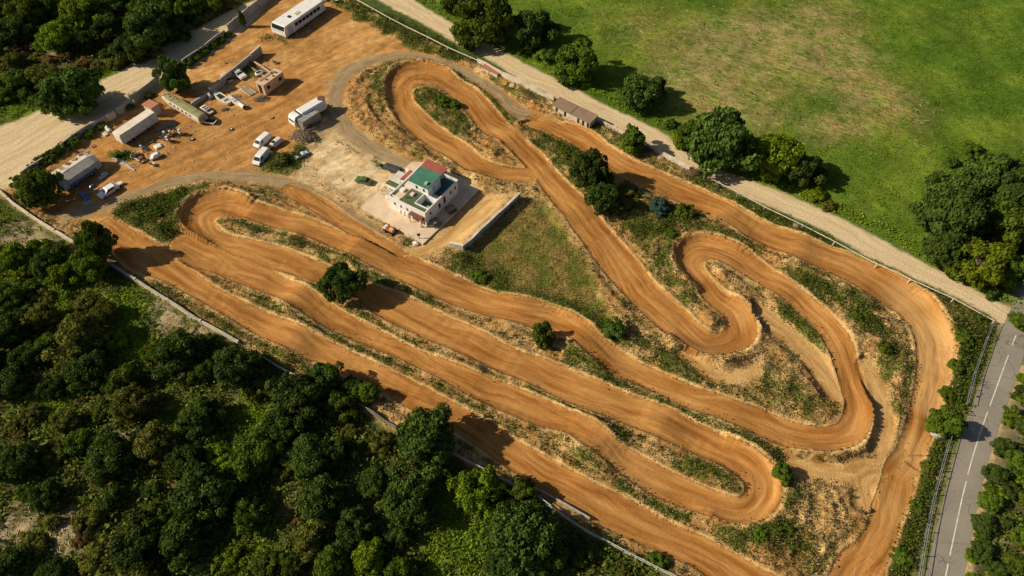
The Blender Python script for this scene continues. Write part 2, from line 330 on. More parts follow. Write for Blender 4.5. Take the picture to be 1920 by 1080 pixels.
comp = zone(COMPOUND, 0.4, 0.15); yard = zone(YARD, 0.8, 0.6); pale = zone(PALE, 1.6, 0.8); lot = zone(LOT, 0.3, 0.1); tri = zone(TRI, 0.6, 0.5)
field = zone(FIELD, 0.8, 0.3); dry = np.clip(zone(DRY1, 3.5, 3.5)+zone(DRY2, 2, 2)+0.55*zone(DRY3, 4, 2), 0, 1); flr = np.clip(zone(FLOOR_L, 0.6, 0.3)+zone(FLOOR_T, 0.8, 0.5)+zone(FLOOR_R, 0.5, 0.3), 0, 1)
def blobs(L):
    a = np.zeros(X.shape, np.float32)
    for px, py, r, s in L:
        x0, y0 = at(px, py); rr = r/pxm(py)
        a = np.maximum(a, s*np.exp(-(((X+WX*0.5-x0)/rr)**2+((Y+WY*0.5-y0)/(rr*1.1))**2)**1.5))
    return a
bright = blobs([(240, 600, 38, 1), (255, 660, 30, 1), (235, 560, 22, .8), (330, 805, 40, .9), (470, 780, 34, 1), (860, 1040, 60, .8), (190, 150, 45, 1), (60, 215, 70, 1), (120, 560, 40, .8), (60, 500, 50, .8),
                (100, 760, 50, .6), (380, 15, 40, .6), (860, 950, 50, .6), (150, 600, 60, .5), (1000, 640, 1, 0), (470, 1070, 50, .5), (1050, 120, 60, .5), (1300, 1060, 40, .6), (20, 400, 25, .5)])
straw = blobs([(330, 590, 45, 1), (370, 625, 40, .9), (290, 570, 30, .8), (30, 985, 40, 1), (130, 1000, 45, .9), (60, 440, 60, .9), (105, 455, 40, .8), (250, 800, 30, .6), (455, 765, 18, .8), (860, 1065, 30, .7), (60, 90, 40, .6), (100, 110, 30, .6), (380, 50, 25, .5)])
orange_b = blobs([(400, 490, 45, 1), (360, 470, 25, 1), (660, 420, 40, .6), (600, 395, 50, .7), (720, 470, 30, .8), (1000, 240, 35, 1), (930, 268, 35, .9), (680, 190, 35, .8), (670, 220, 30, .7), (660, 160, 25, .6), (1650, 890, 35, .7), (1640, 910, 35, .7),
                  (1440, 1030, 45, 1), (1000, 235, 50, 1), (1430, 1040, 40, 1), (1130, 310, 25, .8), (1120, 295, 30, .9), (1090, 285, 25, .8), (1430, 485, 35, .8), (1165, 440, 30, .7), (1180, 430, 25, .7), (1265, 440, 20, .8), (1300, 435, 25, .9), (880, 90, 30, .5), (1100, 250, 30, .5), (960, 190, 30, .6), (1000, 205, 30, .7), (1040, 260, 20, .6), (250, 470, 25, .4), (800, 275, 30, .5), (720, 230, 25, .6)])

# vegetation: lines of weeds along the verges (photo pixels), half width in metres
VEG = [("262,432 300,465 350,495", 1.2, .7), ("400,545 450,562 520,585 570,600 640,640 700,675 760,715 830,750", 1.0, .75), ("830,755 880,785 930,800 960,815", 1.6, .7), ("480,500 540,530", .8, .5),
       ("680,605 730,635 770,665 850,700 930,735 1010,765", 1.5, 1), ("1000,735 1060,760 1110,785 1150,815", 1.7, 1), ("1030,800 1080,835 1110,870", 1.8, .6), ("1150,880 1200,925 1260,960", 1.6, .6),
       ("680,505 720,520 770,560 800,590", 1.6, .7), ("740,545 790,580 840,610 880,630", .9, .7), ("1080,665 1110,690 1150,712", 1.8, 1), ("1180,725 1250,755 1320,785 1390,815", 1.2, .9), ("1400,830 1440,880 1465,920", 1.6, .9),
       ("1280,870 1340,890 1370,910", 1.2, .6), ("770,175 800,170 830,185 850,205", 1.9, .8), ("790,190 830,220 860,240", 2.5, .9), ("705,150 715,175 722,200", 1.6, .8), ("720,130 760,120", .9, .6), ("865,150 900,175 930,205 948,228", 1.3, 1),
       ("1020,262 1060,290 1100,320", 2.6, .9), ("1025,290 1055,330 1085,350", 1.8, .6), ("870,500 905,520 930,535", 2.2, .9), ("980,560 1020,568 1100,600 1140,640 1180,650", 1.8, .8), ("1120,610 1170,650 1240,690", 1.6, .7),
       ("1180,385 1260,400 1290,410", 2.0, .7), ("1200,430 1240,430 1265,405", 2.6, 1), ("1248,450 1252,490 1262,530 1290,560", 1.5, .9), ("1225,470 1220,520", 2.2, .5), ("1290,430 1340,440 1385,465", 1.3, 1), ("1395,440 1410,470", 1.6, .6),
       ("1500,525 1540,550 1590,570 1620,600 1650,640 1660,680 1650,700", 1.7, .9), ("1465,580 1500,610 1530,650 1540,670", 1.0, 1), ("1290,640 1350,690 1420,700", 1.4, .3), ("1440,700 1480,740 1500,770", 1.8, .6), ("1250,690 1300,710", 2.2, .6),
       ("1640,830 1660,800 1700,720 1700,680", .8, .6), ("1790,640 1795,720 1770,800 1745,880 1725,960 1700,1050 1670,1090", 2.2, 1), ("1820,610 1830,650 1810,730 1790,790", 2.4, 1), ("1770,590 1790,620", 1.5, .5),
       ("1700,540 1760,570 1840,605", 1.2, .9), ("1310,350 1400,395 1480,432 1560,470 1640,508", 1.6, 1), ("1250,320 1300,345", 1.5, .6), ("640,5 700,40 780,80 850,110", 1.5, 1), ("700,20 760,45 830,80", 1.0, .8), ("920,155 990,180 1030,200", 1.2, .7), ("1120,240 1180,280", 1.2, .7),
       ("235,395 280,385 330,370 370,362", 1.7, 1), ("260,410 300,400 345,380", 2.2, 1), ("290,440 330,430 340,400", 2.0, 1), ("330,440 360,460", .9, .7), ("420,412 480,425 540,450 600,475 640,490", 1.0, .75), ("490,385 540,405 560,408", .7, .7), ("600,392 630,402", .9, .9),
       ("290,535 350,570 420,610 500,655 560,690", .9, .6), ("1370,1000 1420,1030 1470,1020 1550,1050", 1.2, .5), ("1400,1000 1450,1000", 1.5, .9), ("505,315 540,300 560,290 545,310 520,318", 1.3, 1), ("215,285 235,295", 1.2, .9), ("500,70 530,75", 1, .8), ("455,125 485,135", 1.2, .7),
       ("765,457 780,450", .8, .6), ("830,445 850,435 870,415 885,400", .9, .8), ("1180,258 1215,280", 1, .8), ("60,300 130,262 190,222", 1.3, 1), ("215,208 250,180 290,152", 1.0, .9), ("310,145 390,92 430,62", 1.3, 1), ("640,0 660,20", 1, .7), ("1380,745 1440,760", 1, .4), ("700,300 780,330", .5, .5)]
veg = np.zeros(X.shape, np.float32)
asph0 = linedist([at(*p) for p in parse('1985,450 1930,590 1879,709 1826,872 1770,1055 1740,1160')], 14)
for s_, hw, a in VEG:
    hw *= 1.2; d_ = linedist([at(*p) for p in parse(s_)], hw*2.2)
    veg = np.maximum(veg, a*(1-sstep(hw*0.5, hw*1.6, d_+(fbm(X/2.0, Y/2.0, 21)-0.5)*2.4*hw)))
alld = np.minimum.reduce([D['track'], D['road'], D['grey'], D['drive']])
house_clear = zone([(672, 390), (795, 462), (903, 356), (790, 302)], 0.3, 0)
verge = np.clip(comp*(1-yard)*(1-0.95*pale)*(1-lot)*(1-0.85*tri), 0, 1)*(1-house_clear)
off = sstep(0.3, 1.2, alld)
veg = np.clip(np.maximum(veg*(0.55+0.65*sstep(0.34, 0.58, fbm(X/1.6, Y/1.6, 33))), 0.5*verge*off*sstep(0.54, 0.70, fbm(X/3.5, Y/3.5, 31))), 0, 1)*sstep(0.1, 0.7, alld)
LUSH = [('1785,610 1800,650 1800,720 1780,780 1752,850 1735,930 1712,1020 1690,1085', 1.0, .8), ('1830,605 1838,630 1818,700 1795,780', .9, .9), ('1300,345 1400,395 1480,430 1560,470 1640,508 1700,540', .8, .6), ('640,5 700,40 780,80 850,110', 1.0, .7), ('700,22 770,55 850,95 900,118', .7, .6), ('240,395 290,385 340,372', 1.3, .8), ('270,415 310,400 340,400 325,435', 1.5, .9), ('800,180 835,195', 1.0, .6), ('1210,435 1245,435 1262,405 1290,410', 1.5, .8), ('1505,530 1550,555 1600,580 1630,610', 1.0, .7), ('1470,585 1510,620 1535,655', .6, .8), ('1060,275 1095,300', 1.3, .6), ('505,316 540,303 560,292', 1.0, .9), ('1375,1003 1425,1025 1470,1005', .5, .4), ('1085,668 1120,695 1165,720', .9, .8), ('700,655 780,660 860,705 960,750', .5, .5), ('1735,500 1800,540 1855,575', .6, .5), ('1090,200 1180,255 1230,280', .7, .6)]
lush = np.zeros(X.shape, np.float32)
for s_, hw, a in LUSH:
    lush = np.maximum(lush, a*(1-sstep(hw*0.6, hw*1.3, linedist([at(*p) for p in parse(s_)], hw*2.2)+(fbm(X/1.8, Y/1.8, 23)-.5)*3.2*hw)))
lush *= sstep(0.3, 0.9, alld)*sstep(2.6, 3.6, asph0)
veg = np.maximum(veg, lush*.8)
veg *= (1-house_clear)
# ------------------------------------------------------------------ heights
n1 = fbm(X/3.0, Y/3.0, 41); n2 = fbm(X/1.1, Y/1.1, 42, 3); ridg = 1-np.abs(2*fbm(X/2.2, Y/2.2, 47, 3)-1)
along = fbm(TS/5.0, TU/0.75, 51, 3)
Z = np.zeros(X.shape, np.float32)
ridg2 = 1-np.abs(2*fbm(X/1.3+WX*.4, Y/1.3+WY*.4, 49, 2)-1); along2 = 1-np.abs(2*fbm(TS/6.0, TU/1.1, 53, 2)-1)
Z += verge*sstep(0.2, 2.0, alld)*(0.10+0.75*n1+0.42*(n2-0.5)+0.40*(along-0.5)+0.22*(ridg-0.5)+0.40*(ridg2-0.6)+0.34*(along2-0.6))
tr = D['track']
outer = sstep(0.02, 0.09, -KAP*np.sign(TU)*1.0)      # outside of bends
edge = np.exp(-((tr-0.35)/0.40)**2)*(0.26+0.55*(n2-0.4))
trw = 1-sstep(0.0, 1.0, tr-alld)
Z += trw*(edge*(1-yard*0.7)*(1-np.clip(1.3*blobs([(1005, 235, 50, 1), (205, 430, 45, 1), (345, 455, 45, 1), (548, 350, 28, 1), (755, 480, 30, 1)]), 0, 1)))
Z += trw*outer*(0.9*np.exp(-((tr-0.5)/0.9)**2)+0.45*sstep(-2.5, 0, tr)*(tr < 0))
Z += (JMP*1.15+0.75*(fbm(TS/6.5, TS*0+7.3, 65, 2)-0.42))*(1-sstep(0.3, 2.4, tr))
intrack = 1-sstep(-0.5, 0.1, tr)
Z += intrack*(0.16*(fbm(TS/7, TU/0.9, 61, 3)-0.5)+0.22*(fbm(X/7, Y/7, 63, 2)-0.5))
Z += (1-np.clip(verge+field+flr, 0, 1))*0.10*(n1-0.5)*sstep(0, 1, alld)
Z += yard*(0.13*(fbm(X/5, Y/2.5, 71)-0.5)+0.08*(n2-0.5))
Z += field*(0.25*(fbm(X/9, Y/9, 81)-0.3)+0.10*(n2-0.5))*sstep(0, 1.5, D['road'])
Z += flr*(0.9*n1+0.35*n2-0.3)*sstep(0, 2.5, D['road'])*(1-0.6*bright)
Z += blobs([(1440, 1030, 40, .7), (1600, 560, 30, .8), (1640, 640, 25, .9), (1590, 620, 35, .7), (690, 195, 40, .5), (925, 300, 25, .6), (1330, 600, 25, .6), (1340, 520, 22, .5), (1100, 290, 30, .6), (1480, 740, 50, .6), (640, 180, 20, .6), (1240, 440, 30, .5), (1150, 650, 40, .5), (1380, 690, 50, .6)])*(0.6+0.8*n1)*sstep(0.2, 1.5, alld)
norim = np.clip(blobs([(1005, 235, 50, 1), (970, 205, 30, 1), (205, 430, 45, 1), (345, 455, 45, 1), (548, 350, 28, 1), (755, 480, 30, 1), (980, 332, 22, .7)])*1.3, 0, 1)
brk = sstep(0.52, 0.62, fbm(TS/16.0, TS*0+3.1, 77, 2))
Z += intrack*brk*0.022*sstep(0.45, 0.6, fbm(X/4, Y/4, 76, 2))*np.sin(TS*2*math.pi/1.9+5*(fbm(X/3, Y/3, 78, 2)-.5))
Z -= intrack*0.05*np.exp(-((TU+2.2*(fbm(X/11, Y/11, 79, 2)-.5))/0.28)**2)+intrack*0.05*np.exp(-((TU-1.3+4.5*(fbm(X/13, Y/13, 80, 2)-.5))/0.25)**2)
# flat places
asph = linedist([at(*p) for p in parse("1985,450 1930,590 1879,709 1826,872 1770,1055 1740,1160")], 14)
flat = 1-sstep(3.6, 6.5, asph)
Z *= (1-flat)*(1-house_clear)*(1-0.9*(1-sstep(-0.2, 0.4, D['road'])))
Z += 0.9*lot*sstep(0.0, 4.0, linedist([at(*p) for p in [(800, 474), (770, 474), (800, 462), (840, 440), (880, 400), (909, 368)]], 8))
Z = np.maximum(Z, -0.35)
bord = np.minimum.reduce([X-gx[0], gx[-1]-X, Y-gy[0], gy[-1]-Y]); Z *= sstep(0, 4, bord)
Z = Z.astype(np.float32)
def hz(x, y):
    i = min(NX-1, max(0, int(round((x-gx[0])/DX)))); j = min(NY-1, max(0, int(round((y-gy[0])/DX))))
    return float(Z[j, i])
def samp(A, x, y):
    i = min(NX-1, max(0, int(round((x-gx[0])/DX)))); j = min(NY-1, max(0, int(round((y-gy[0])/DX))))
    return float(A[j, i])
# ------------------------------------------------------------------ base colours per zone (albedo)
def C(*c): return np.array(c, np.float32)
col = np.broadcast_to(C(0.075, 0.11, 0.025), X.shape+(3,)).copy()
def lay(mask, c):
    global col
    col = col*(1-mask[..., None])+mask[..., None]*np.asarray(c, np.float32)
nz = fbm(X/8, Y/8, 91); nz2 = fbm(X/2.5, Y/2.5, 93)
def mixc(a, b, t): return np.asarray(a)*(1-t[..., None])+np.asarray(b)*t[..., None]
lay(field, mixc(C(0.070, 0.138, 0.010), C(0.142, 0.200, 0.020), sstep(0.3, 0.7, nz)))
lay(field*dry*0.75*sstep(0.2, 0.7, nz2), mixc(C(0.33, 0.25, 0.10), C(0.25, 0.155, 0.062), sstep(0.45, 0.65, nz)))
lay(flr, mixc(C(0.055, 0.070, 0.018), C(0.12, 0.105, 0.038), sstep(0.4, 0.65, nz2)))
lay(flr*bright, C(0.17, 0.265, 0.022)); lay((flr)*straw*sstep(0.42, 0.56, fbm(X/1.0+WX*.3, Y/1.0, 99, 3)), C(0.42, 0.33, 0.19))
lay(comp, mixc(C(0.37, 0.205, 0.066), C(0.56, 0.365, 0.15), sstep(0.35, 0.65, nz2)))
lay(comp*orange_b*0.85, C(0.40, 0.185, 0.055))
lay(yard, mixc(C(0.415, 0.205, 0.062), C(0.53, 0.295, 0.105), sstep(0.35, 0.65, nz)))
lay(pale, mixc(C(0.58, 0.42, 0.225), C(0.70, 0.54, 0.32), sstep(0.4, 0.6, nz2)))
lay(tri, mixc(C(0.135, 0.155, 0.026), C(0.27, 0.20, 0.058), sstep(0.38, 0.62, nz2)))
lay(lot, C(0.56, 0.365, 0.165))
lay(np.clip(1-sstep(2.6, 4.4, asph+(fbm(X/2, Y/2, 97)-.5)*2), 0, 1)*0.8, C(0.30, 0.235, 0.13))
lay((1-sstep(0.25, 0.7, linedist([at(*p) for p in parse('1920,690 1900,735 1876,785 1862,840 1848,905 1830,975 1812,1080')], 3)))*.9, C(0.50, 0.37, 0.21))
lay((1-sstep(0.5, 1.2, linedist([at(*p) for p in parse('1925,740 1905,830 1890,910 1876,980 1866,1080')], 3)))*.7, C(0.20, 0.17, 0.11))
# ------------------------------------------------------------------ ground material
def ground_material():
    m = bpy.data.materials.new('earth'); n, b = nodes_of(m); N = n.nodes.new; L = n.links.new
    def attr(name):
        a = N('ShaderNodeAttribute'); a.attribute_name = name; return a
    geo = N('ShaderNodeNewGeometry'); P = geo.outputs['Position']
    def noise(vec, scale, detail=4, rough=0.55):
        x = N('ShaderNodeTexNoise'); x.inputs['Scale'].default_value = scale; x.inputs['Detail'].default_value = detail; x.inputs['Roughness'].default_value = rough
        L(vec, x.inputs['Vector']); return x.outputs['Fac']
    def math_(op, a, c=None, d=None):
        x = N('ShaderNodeMath'); x.operation = op
        for k, v in enumerate((a, c, d)):
            if v is None: continue
            if isinstance(v, (int, float)): x.inputs[k].default_value = v
            else: L(v, x.inputs[k])
        return x.outputs[0]
    def rng(v, a, c, o0=0, o1=1):
        x = N('ShaderNodeMapRange'); x.interpolation_type = 'SMOOTHSTEP'
        for k, q in zip((1, 2, 3, 4), (a, c, o0, o1)): x.inputs[k].default_value = q
        L(v, x.inputs[0]); return x.outputs[0]
    def mix(f, a, c, mode='MIX'):
        x = N('ShaderNodeMix'); x.data_type = 'RGBA'; x.blend_type = mode
        for k, v in ((0, f), (6, a), (7, c)):
            if isinstance(v, (int, float)): x.inputs[k].default_value = v
            elif isinstance(v, tuple): x.inputs[k].default_value = (*v, 1)
            else: L(v, x.inputs[k])
        return x.outputs[2]
    def grey(v):
        x = N('ShaderNodeCombineColor')
        for k in range(3): L(v, x.inputs[k])
        return x.outputs[0]
    zone_c = attr('zone').outputs['Color']; trk = attr('trk').outputs['Fac']; road = attr('road').outputs['Fac']; gry = attr('gry').outputs['Fac']
    drv = attr('drv').outputs['Fac']; veg_ = attr('veg').outputs['Fac']; fld = attr('fld').outputs['Fac']
    cv = N('ShaderNodeCombineXYZ'); L(attr('ts').outputs['Fac'], cv.inputs[0]); L(attr('tu').outputs['Fac'], cv.inputs[1]); st = cv.outputs[0]
    lowm = noise(P, 0.075, 2); lowm2 = noise(P, 0.055, 2)
    def meander(k, src):
        cm = N('ShaderNodeCombineXYZ'); L(attr('ts').outputs['Fac'], cm.inputs[0]); L(math_('ADD', attr('tu').outputs['Fac'], math_('MULTIPLY', math_('SUBTRACT', src, 0.5), k)), cm.inputs[1]); return cm.outputs[0]
    stA, stB = meander(5.0, lowm), meander(-7.0, lowm2)
    def stretch(ax, ay, st=st):
        mp = N('ShaderNodeMapping'); mp.inputs['Scale'].default_value = (ax, ay, 1); L(st, mp.inputs['Vector']); return mp.outputs[0]
    nf = noise(P, 2.6, 6, 0.65); nm = noise(P, 0.55, 5); nl = noise(P, 0.13, 3); nff = noise(P, 7.0, 3, 0.6)
    # base: zone colour with grain, darker clods, straw flecks
    gr_ = math_('ADD', 1.0, math_('MULTIPLY', rng(nf, 0.25, 0.75, -0.34, 0.30), math_('SUBTRACT', 1.0, math_('MULTIPLY', attr('yrd').outputs['Fac'], 0.55)))); base = mix(1.0, zone_c, grey(gr_), 'MULTIPLY')
    base = mix(1.0, base, grey(rng(nm, 0.3, 0.7, 0.80, 1.16)), 'MULTIPLY')
    smooth_ = math_('SUBTRACT', 1.0, math_('MULTIPLY', attr('yrd').outputs['Fac'], 0.85))
    base = mix(math_('MULTIPLY', math_('MULTIPLY', rng(nff, 0.60, 0.72), 0.40), smooth_), base, (0.12, 0.075, 0.03))
    # ruts and dry roots: thin winding lines, dark and pale
    def lines(scale, dist, wdt):
        x = N('ShaderNodeTexNoise'); x.inputs['Scale'].default_value = scale; x.inputs['Detail'].default_value = 2.5; x.inputs['Distortion'].default_value = dist; L(P, x.inputs['Vector'])
        return rng(math_('ABSOLUTE', math_('SUBTRACT', x.outputs['Fac'], 0.5)), wdt, wdt*0.25)
    vrg = attr('vrg').outputs['Fac']; l1 = math_('MULTIPLY', lines(0.55, 0.8, 0.022), vrg); l2 = math_('MULTIPLY', lines(0.8, 0.5, 0.022), vrg)
    base = mix(math_('MULTIPLY', l2, 0.55), base, (0.64, 0.49, 0.25)); base = mix(math_('MULTIPLY', l1, 0.62), base, (0.13, 0.085, 0.035))
    # yards: swept streaks of lighter and darker dirt
    mpy = N('ShaderNodeMapping'); mpy.vector_type = 'TEXTURE'; mpy.inputs['Scale'].default_value = (1/0.10, 1/0.55, 1); mpy.inputs['Rotation'].default_value = (0, 0, R(42)); L(P, mpy.inputs['Vector'])
    ys = N('ShaderNodeTexNoise'); ys.inputs['Scale'].default_value = 1.0; ys.inputs['Detail'].default_value = 6; ys.inputs['Roughness'].default_value = 0.62; ys.inputs['Distortion'].default_value = 1.1; L(mpy.outputs[0], ys.inputs['Vector'])
    base = mix(attr('yrd').outputs['Fac'], base, mix(1.0, base, grey(rng(ys.outputs['Fac'], 0.3, 0.7, 0.72, 1.28)), 'MULTIPLY'))
    # field: tufty light and dark strands
    mpf = N('ShaderNodeMapping'); mpf.vector_type = 'TEXTURE'; mpf.inputs['Scale'].default_value = (1/0.45, 1/1.7, 1); mpf.inputs['Rotation'].default_value = (0, 0, R(-32)); L(P, mpf.inputs['Vector'])
    fs = noise(mpf.outputs[0], 1.1, 6, 0.7)
    fcol = mix(rng(math_('ADD', fs, math_('MULTIPLY', attr('dry').outputs['Fac'], 0.15)), 0.58, 0.72, 0, 0.7), base, (0.36, 0.30, 0.11)); fcol = mix(rng(fs, 0.42, 0.28, 0, 0.35), fcol, (0.055, 0.09, 0.012)); fcol = mix(1.0, fcol, grey(rng(nl, 0.3, 0.7, 0.8, 1.2)), 'MULTIPLY')
    base = mix(fld, base, fcol)
    # weeds on the verges
    wv = math_('ADD', veg_, math_('MULTIPLY', math_('SUBTRACT', noise(P, 1.15, 6, 0.7), 0.5), 1.7))
    wcol = mix(rng(nf, 0.35, 0.65), (0.068, 0.105, 0.018), (0.19, 0.21, 0.045))
    base = mix(rng(wv, 0.40, 0.70, 0, 0.85), base, wcol)
    # courses
    en = math_('MULTIPLY', math_('SUBTRACT', nm, 0.5), 1.1); en2 = math_('MULTIPLY', math_('SUBTRACT', nf, 0.5), 0.5)
    def edge(d, w0, k=1.0): return rng(math_('ADD', d, math_('MULTIPLY', math_('ADD', en, en2), k)), w0, -w0)
    s1 = noise(stretch(0.11, 1.2, stA), 1.0, 4, 0.6); s2 = math_('ADD', math_('MULTIPLY', noise(stretch(0.22, 4.5, stA), 1.0, 4, 0.65), .5), math_('MULTIPLY', noise(stretch(0.25, 3.5, stB), 1.0, 4, 0.65), .5)); s3 = noise(stretch(0.045, 0.5), 1.0, 3)
    tc = mix(rng(s3, 0.35, 0.65), (0.32, 0.130, 0.028), (0.43, 0.205, 0.058))
    tc = mix(rng(s1, 0.42, 0.70, 0, 0.75), tc, (0.53, 0.285, 0.095)); tc = mix(rng(s1, 0.46, 0.28, 0, 0.6), tc, (0.20, 0.075, 0.017))
    tc = mix(rng(noise(stretch(0.05, 0.22), 1.0, 4, 0.6), 0.50, 0.68, 0, 0.6), tc, (0.19, 0.072, 0.016)); tc = mix(rng(noise(P, 0.09, 3), 0.52, 0.68, 0, 0.45), tc, (0.51, 0.275, 0.09))
    tc = mix(1.0, tc, grey(rng(s2, 0.3, 0.7, 0.85, 1.15)), 'MULTIPLY'); tc = mix(1.0, tc, grey(rng(nf, 0.25, 0.75, 0.88, 1.12)), 'MULTIPLY')
    pv = attr('palet').outputs['Fac']; tc = mix(math_('MULTIPLY', pv, 0.55), tc, (0.60, 0.37, 0.15))
    gc = mix(rng(s1, 0.35, 0.65), (0.26, 0.185, 0.10), (0.37, 0.275, 0.155)); gc = mix(1.0, gc, grey(rng(s2, 0.25, 0.75, 0.84, 1.16)), 'MULTIPLY')
    gc = mix(rng(nm, 0.5, 0.7, 0, 0.4), gc, (0.45, 0.33, 0.19))
    rc = mix(rng(s1, 0.35, 0.65), (0.56, 0.425, 0.245), (0.68, 0.545, 0.345)); rc = mix(1.0, rc, grey(rng(nf, 0.2, 0.8, 0.85, 1.13)), 'MULTIPLY')
    rc = mix(rng(nm, 0.55, 0.75, 0, 0.4), rc, (0.42, 0.31, 0.18))
    dc = mix(rng(s1, 0.35, 0.65), (0.41, 0.225, 0.075), (0.58, 0.375, 0.155)); dc = mix(1.0, dc, grey(rng(s2, 0.3, 0.7, 0.82, 1.15)), 'MULTIPLY')
    out = mix(math_('MULTIPLY', edge(drv, 0.7, 1.8), rng(noise(P, 0.8, 5, 0.65), 0.30, 0.52, 0.35, 1.0)), base, dc); out = mix(edge(gry, 0.55), out, gc); out = mix(edge(road, 0.5, 1.3), out, rc)
    nrim = attr('norim').outputs['Fac']; rim = rng(math_('ABSOLUTE', math_('SUBTRACT', math_('ADD', trk, en2), 0.16)), 0.22, 0.04, 0, 0.5); rim = math_('MULTIPLY', rim, math_('SUBTRACT', 1.0, nrim))
    out = mix(rim, out, (0.62, 0.43, 0.19)); out = mix(edge(math_('ADD', trk, math_('MULTIPLY', nrim, math_('MULTIPLY', math_('SUBTRACT', nm, 0.5), 4.0))), 0.16, 0.55), out, tc)
    L(out, b.inputs['Base Color']); b.inputs['Roughness'].default_value = 0.95; b.inputs['Specular IOR Level'].default_value = 0.1
    h = math_('MULTIPLY', math_('ADD', math_('MULTIPLY', nf, 0.10), math_('MULTIPLY', nff, 0.04)), math_('SUBTRACT', 1.0, math_('MULTIPLY', attr('yrd').outputs['Fac'], 0.7))); tin = rng(trk, 0.1, -0.2)
    h = math_('ADD', math_('MULTIPLY', h, math_('SUBTRACT', 1.0, math_('MULTIPLY', tin, 0.75))), math_('MULTIPLY', math_('ADD', math_('MULTIPLY', s2, 0.07), math_('MULTIPLY', s1, 0.12)), tin))
    h = math_('ADD', h, math_('MULTIPLY', rng(math_('ADD', trk, en2), -0.12, 0.14), 0.16)); h = math_('SUBTRACT', h, math_('MULTIPLY', l1, 0.10)); h = math_('ADD', h, math_('MULTIPLY', l2, 0.08))
    bp = N('ShaderNodeBump'); bp.inputs['Strength'].default_value = 1.0; bp.inputs['Distance'].default_value = 1.0
    L(h, bp.inputs['Height']); L(bp.outputs[0], b.inputs['Normal'])
    return m
EARTH = ground_material()
palet = sstep(0.3, 0.9, blobs([(1740, 650, 90, 1), (1690, 560, 60, .7), (1740, 740, 60, .9), (1700, 850, 60, .7), (1600, 500, 60, .5), (1340, 500, 60, .5), (1330, 640, 70, .45), (1390, 590, 50, .5), (1600, 800, 60, .5), (390, 410, 40, .5), (760, 170, 50, .4), (1420, 900, 50, .5), (1650, 950, 60, .6)])).astype(np.float32)
ATTR = dict(norim=norim, vrg=verge*sstep(0.25, 0.8, alld), dry=dry, yrd=np.clip(yard+pale*.7+lot*.7, 0, 1), trk=D['track'], road=D['road'], gry=D['grey'], drv=D['drive'], veg=veg, fld=field, tu=TU, ts=TS, palet=palet)
gzy, gzx = np.gradient(Z, DX); NRM = np.stack([-gzx, -gzy, np.ones_like(Z)], -1); NRM /= np.linalg.norm(NRM, axis=-1, keepdims=True)
VERT = np.stack([X, Y, Z], -1).reshape(-1, 3).astype(np.float32); NRMF = NRM.reshape(-1, 3); COLF = col.reshape(-1, 3)
ii, jj = np.meshgrid(np.arange(NX-1), np.arange(NY-1)); a0 = (jj*NX+ii)
QUAD = np.stack([a0, a0+1, a0+NX+1, a0+NX], -1).reshape(-1, 4)
fc = lambda A: ((A[:-1, :-1]+A[1:, :-1]+A[:-1, 1:]+A[1:, 1:])/4).reshape(-1)
cls = np.zeros(len(QUAD), np.int8)
cls[fc(field) > 0.5] = 4; cls[fc(D['grey']) < 0] = 3; cls[fc(D['road']) < 0] = 2; cls[fc(D['track']) < 0] = 1
cls[(fc(asph) < 6) & (cls > 1)] = 0
def make_sheet(name, sel):
    q = QUAD[sel]; used, inv = np.unique(q, return_inverse=True); q = inv.reshape(-1, 4)
    me = bpy.data.meshes.new(name); me.vertices.add(len(used)); me.vertices.foreach_set('co', VERT[used].ravel())
    me.loops.add(q.size); me.loops.foreach_set('vertex_index', q.ravel().astype(np.int32))
    me.polygons.add(len(q)); me.polygons.foreach_set('loop_start', np.arange(0, q.size, 4, dtype=np.int32)); me.polygons.foreach_set('loop_total', np.full(len(q), 4, np.int32))
    me.update(calc_edges=True); me.polygons.foreach_set('use_smooth', np.ones(len(q), bool))
    for k, A in ATTR.items():
        at_ = me.attributes.new(k, 'FLOAT', 'POINT'); at_.data.foreach_set('value', A.reshape(-1)[used].astype(np.float32))
    at_ = me.attributes.new('zone', 'FLOAT_COLOR', 'POINT'); c4 = np.ones((len(used), 4), np.float32); c4[:, :3] = COLF[used]; at_.data.foreach_set('color', c4.ravel())
    me.normals_split_custom_set_from_vertices(NRMF[used].tolist())
    me.materials.append(EARTH); o = bpy.data.objects.new(name, me); COL.objects.link(o); return tag(o, kind='structure')
for k, nm_ in enumerate(('ground', 'dirt_track', 'gravel_road', 'service_path', 'grass_field')): make_sheet(nm_, cls == k)
far = MB().poly([(-3000, -3000, -0.6), (3000, -3000, -0.6), (3000, 3000, -0.6), (-3000, 3000, -0.6)], [(0, 1, 2, 3)])
tag(far.build('outer_ground', mat('distant_scrub', (0.055, 0.075, 0.022), 0.95, 0.4, 0.03, dirt=(0.20, 0.15, 0.07), dirt_amt=0.6)), kind='structure')

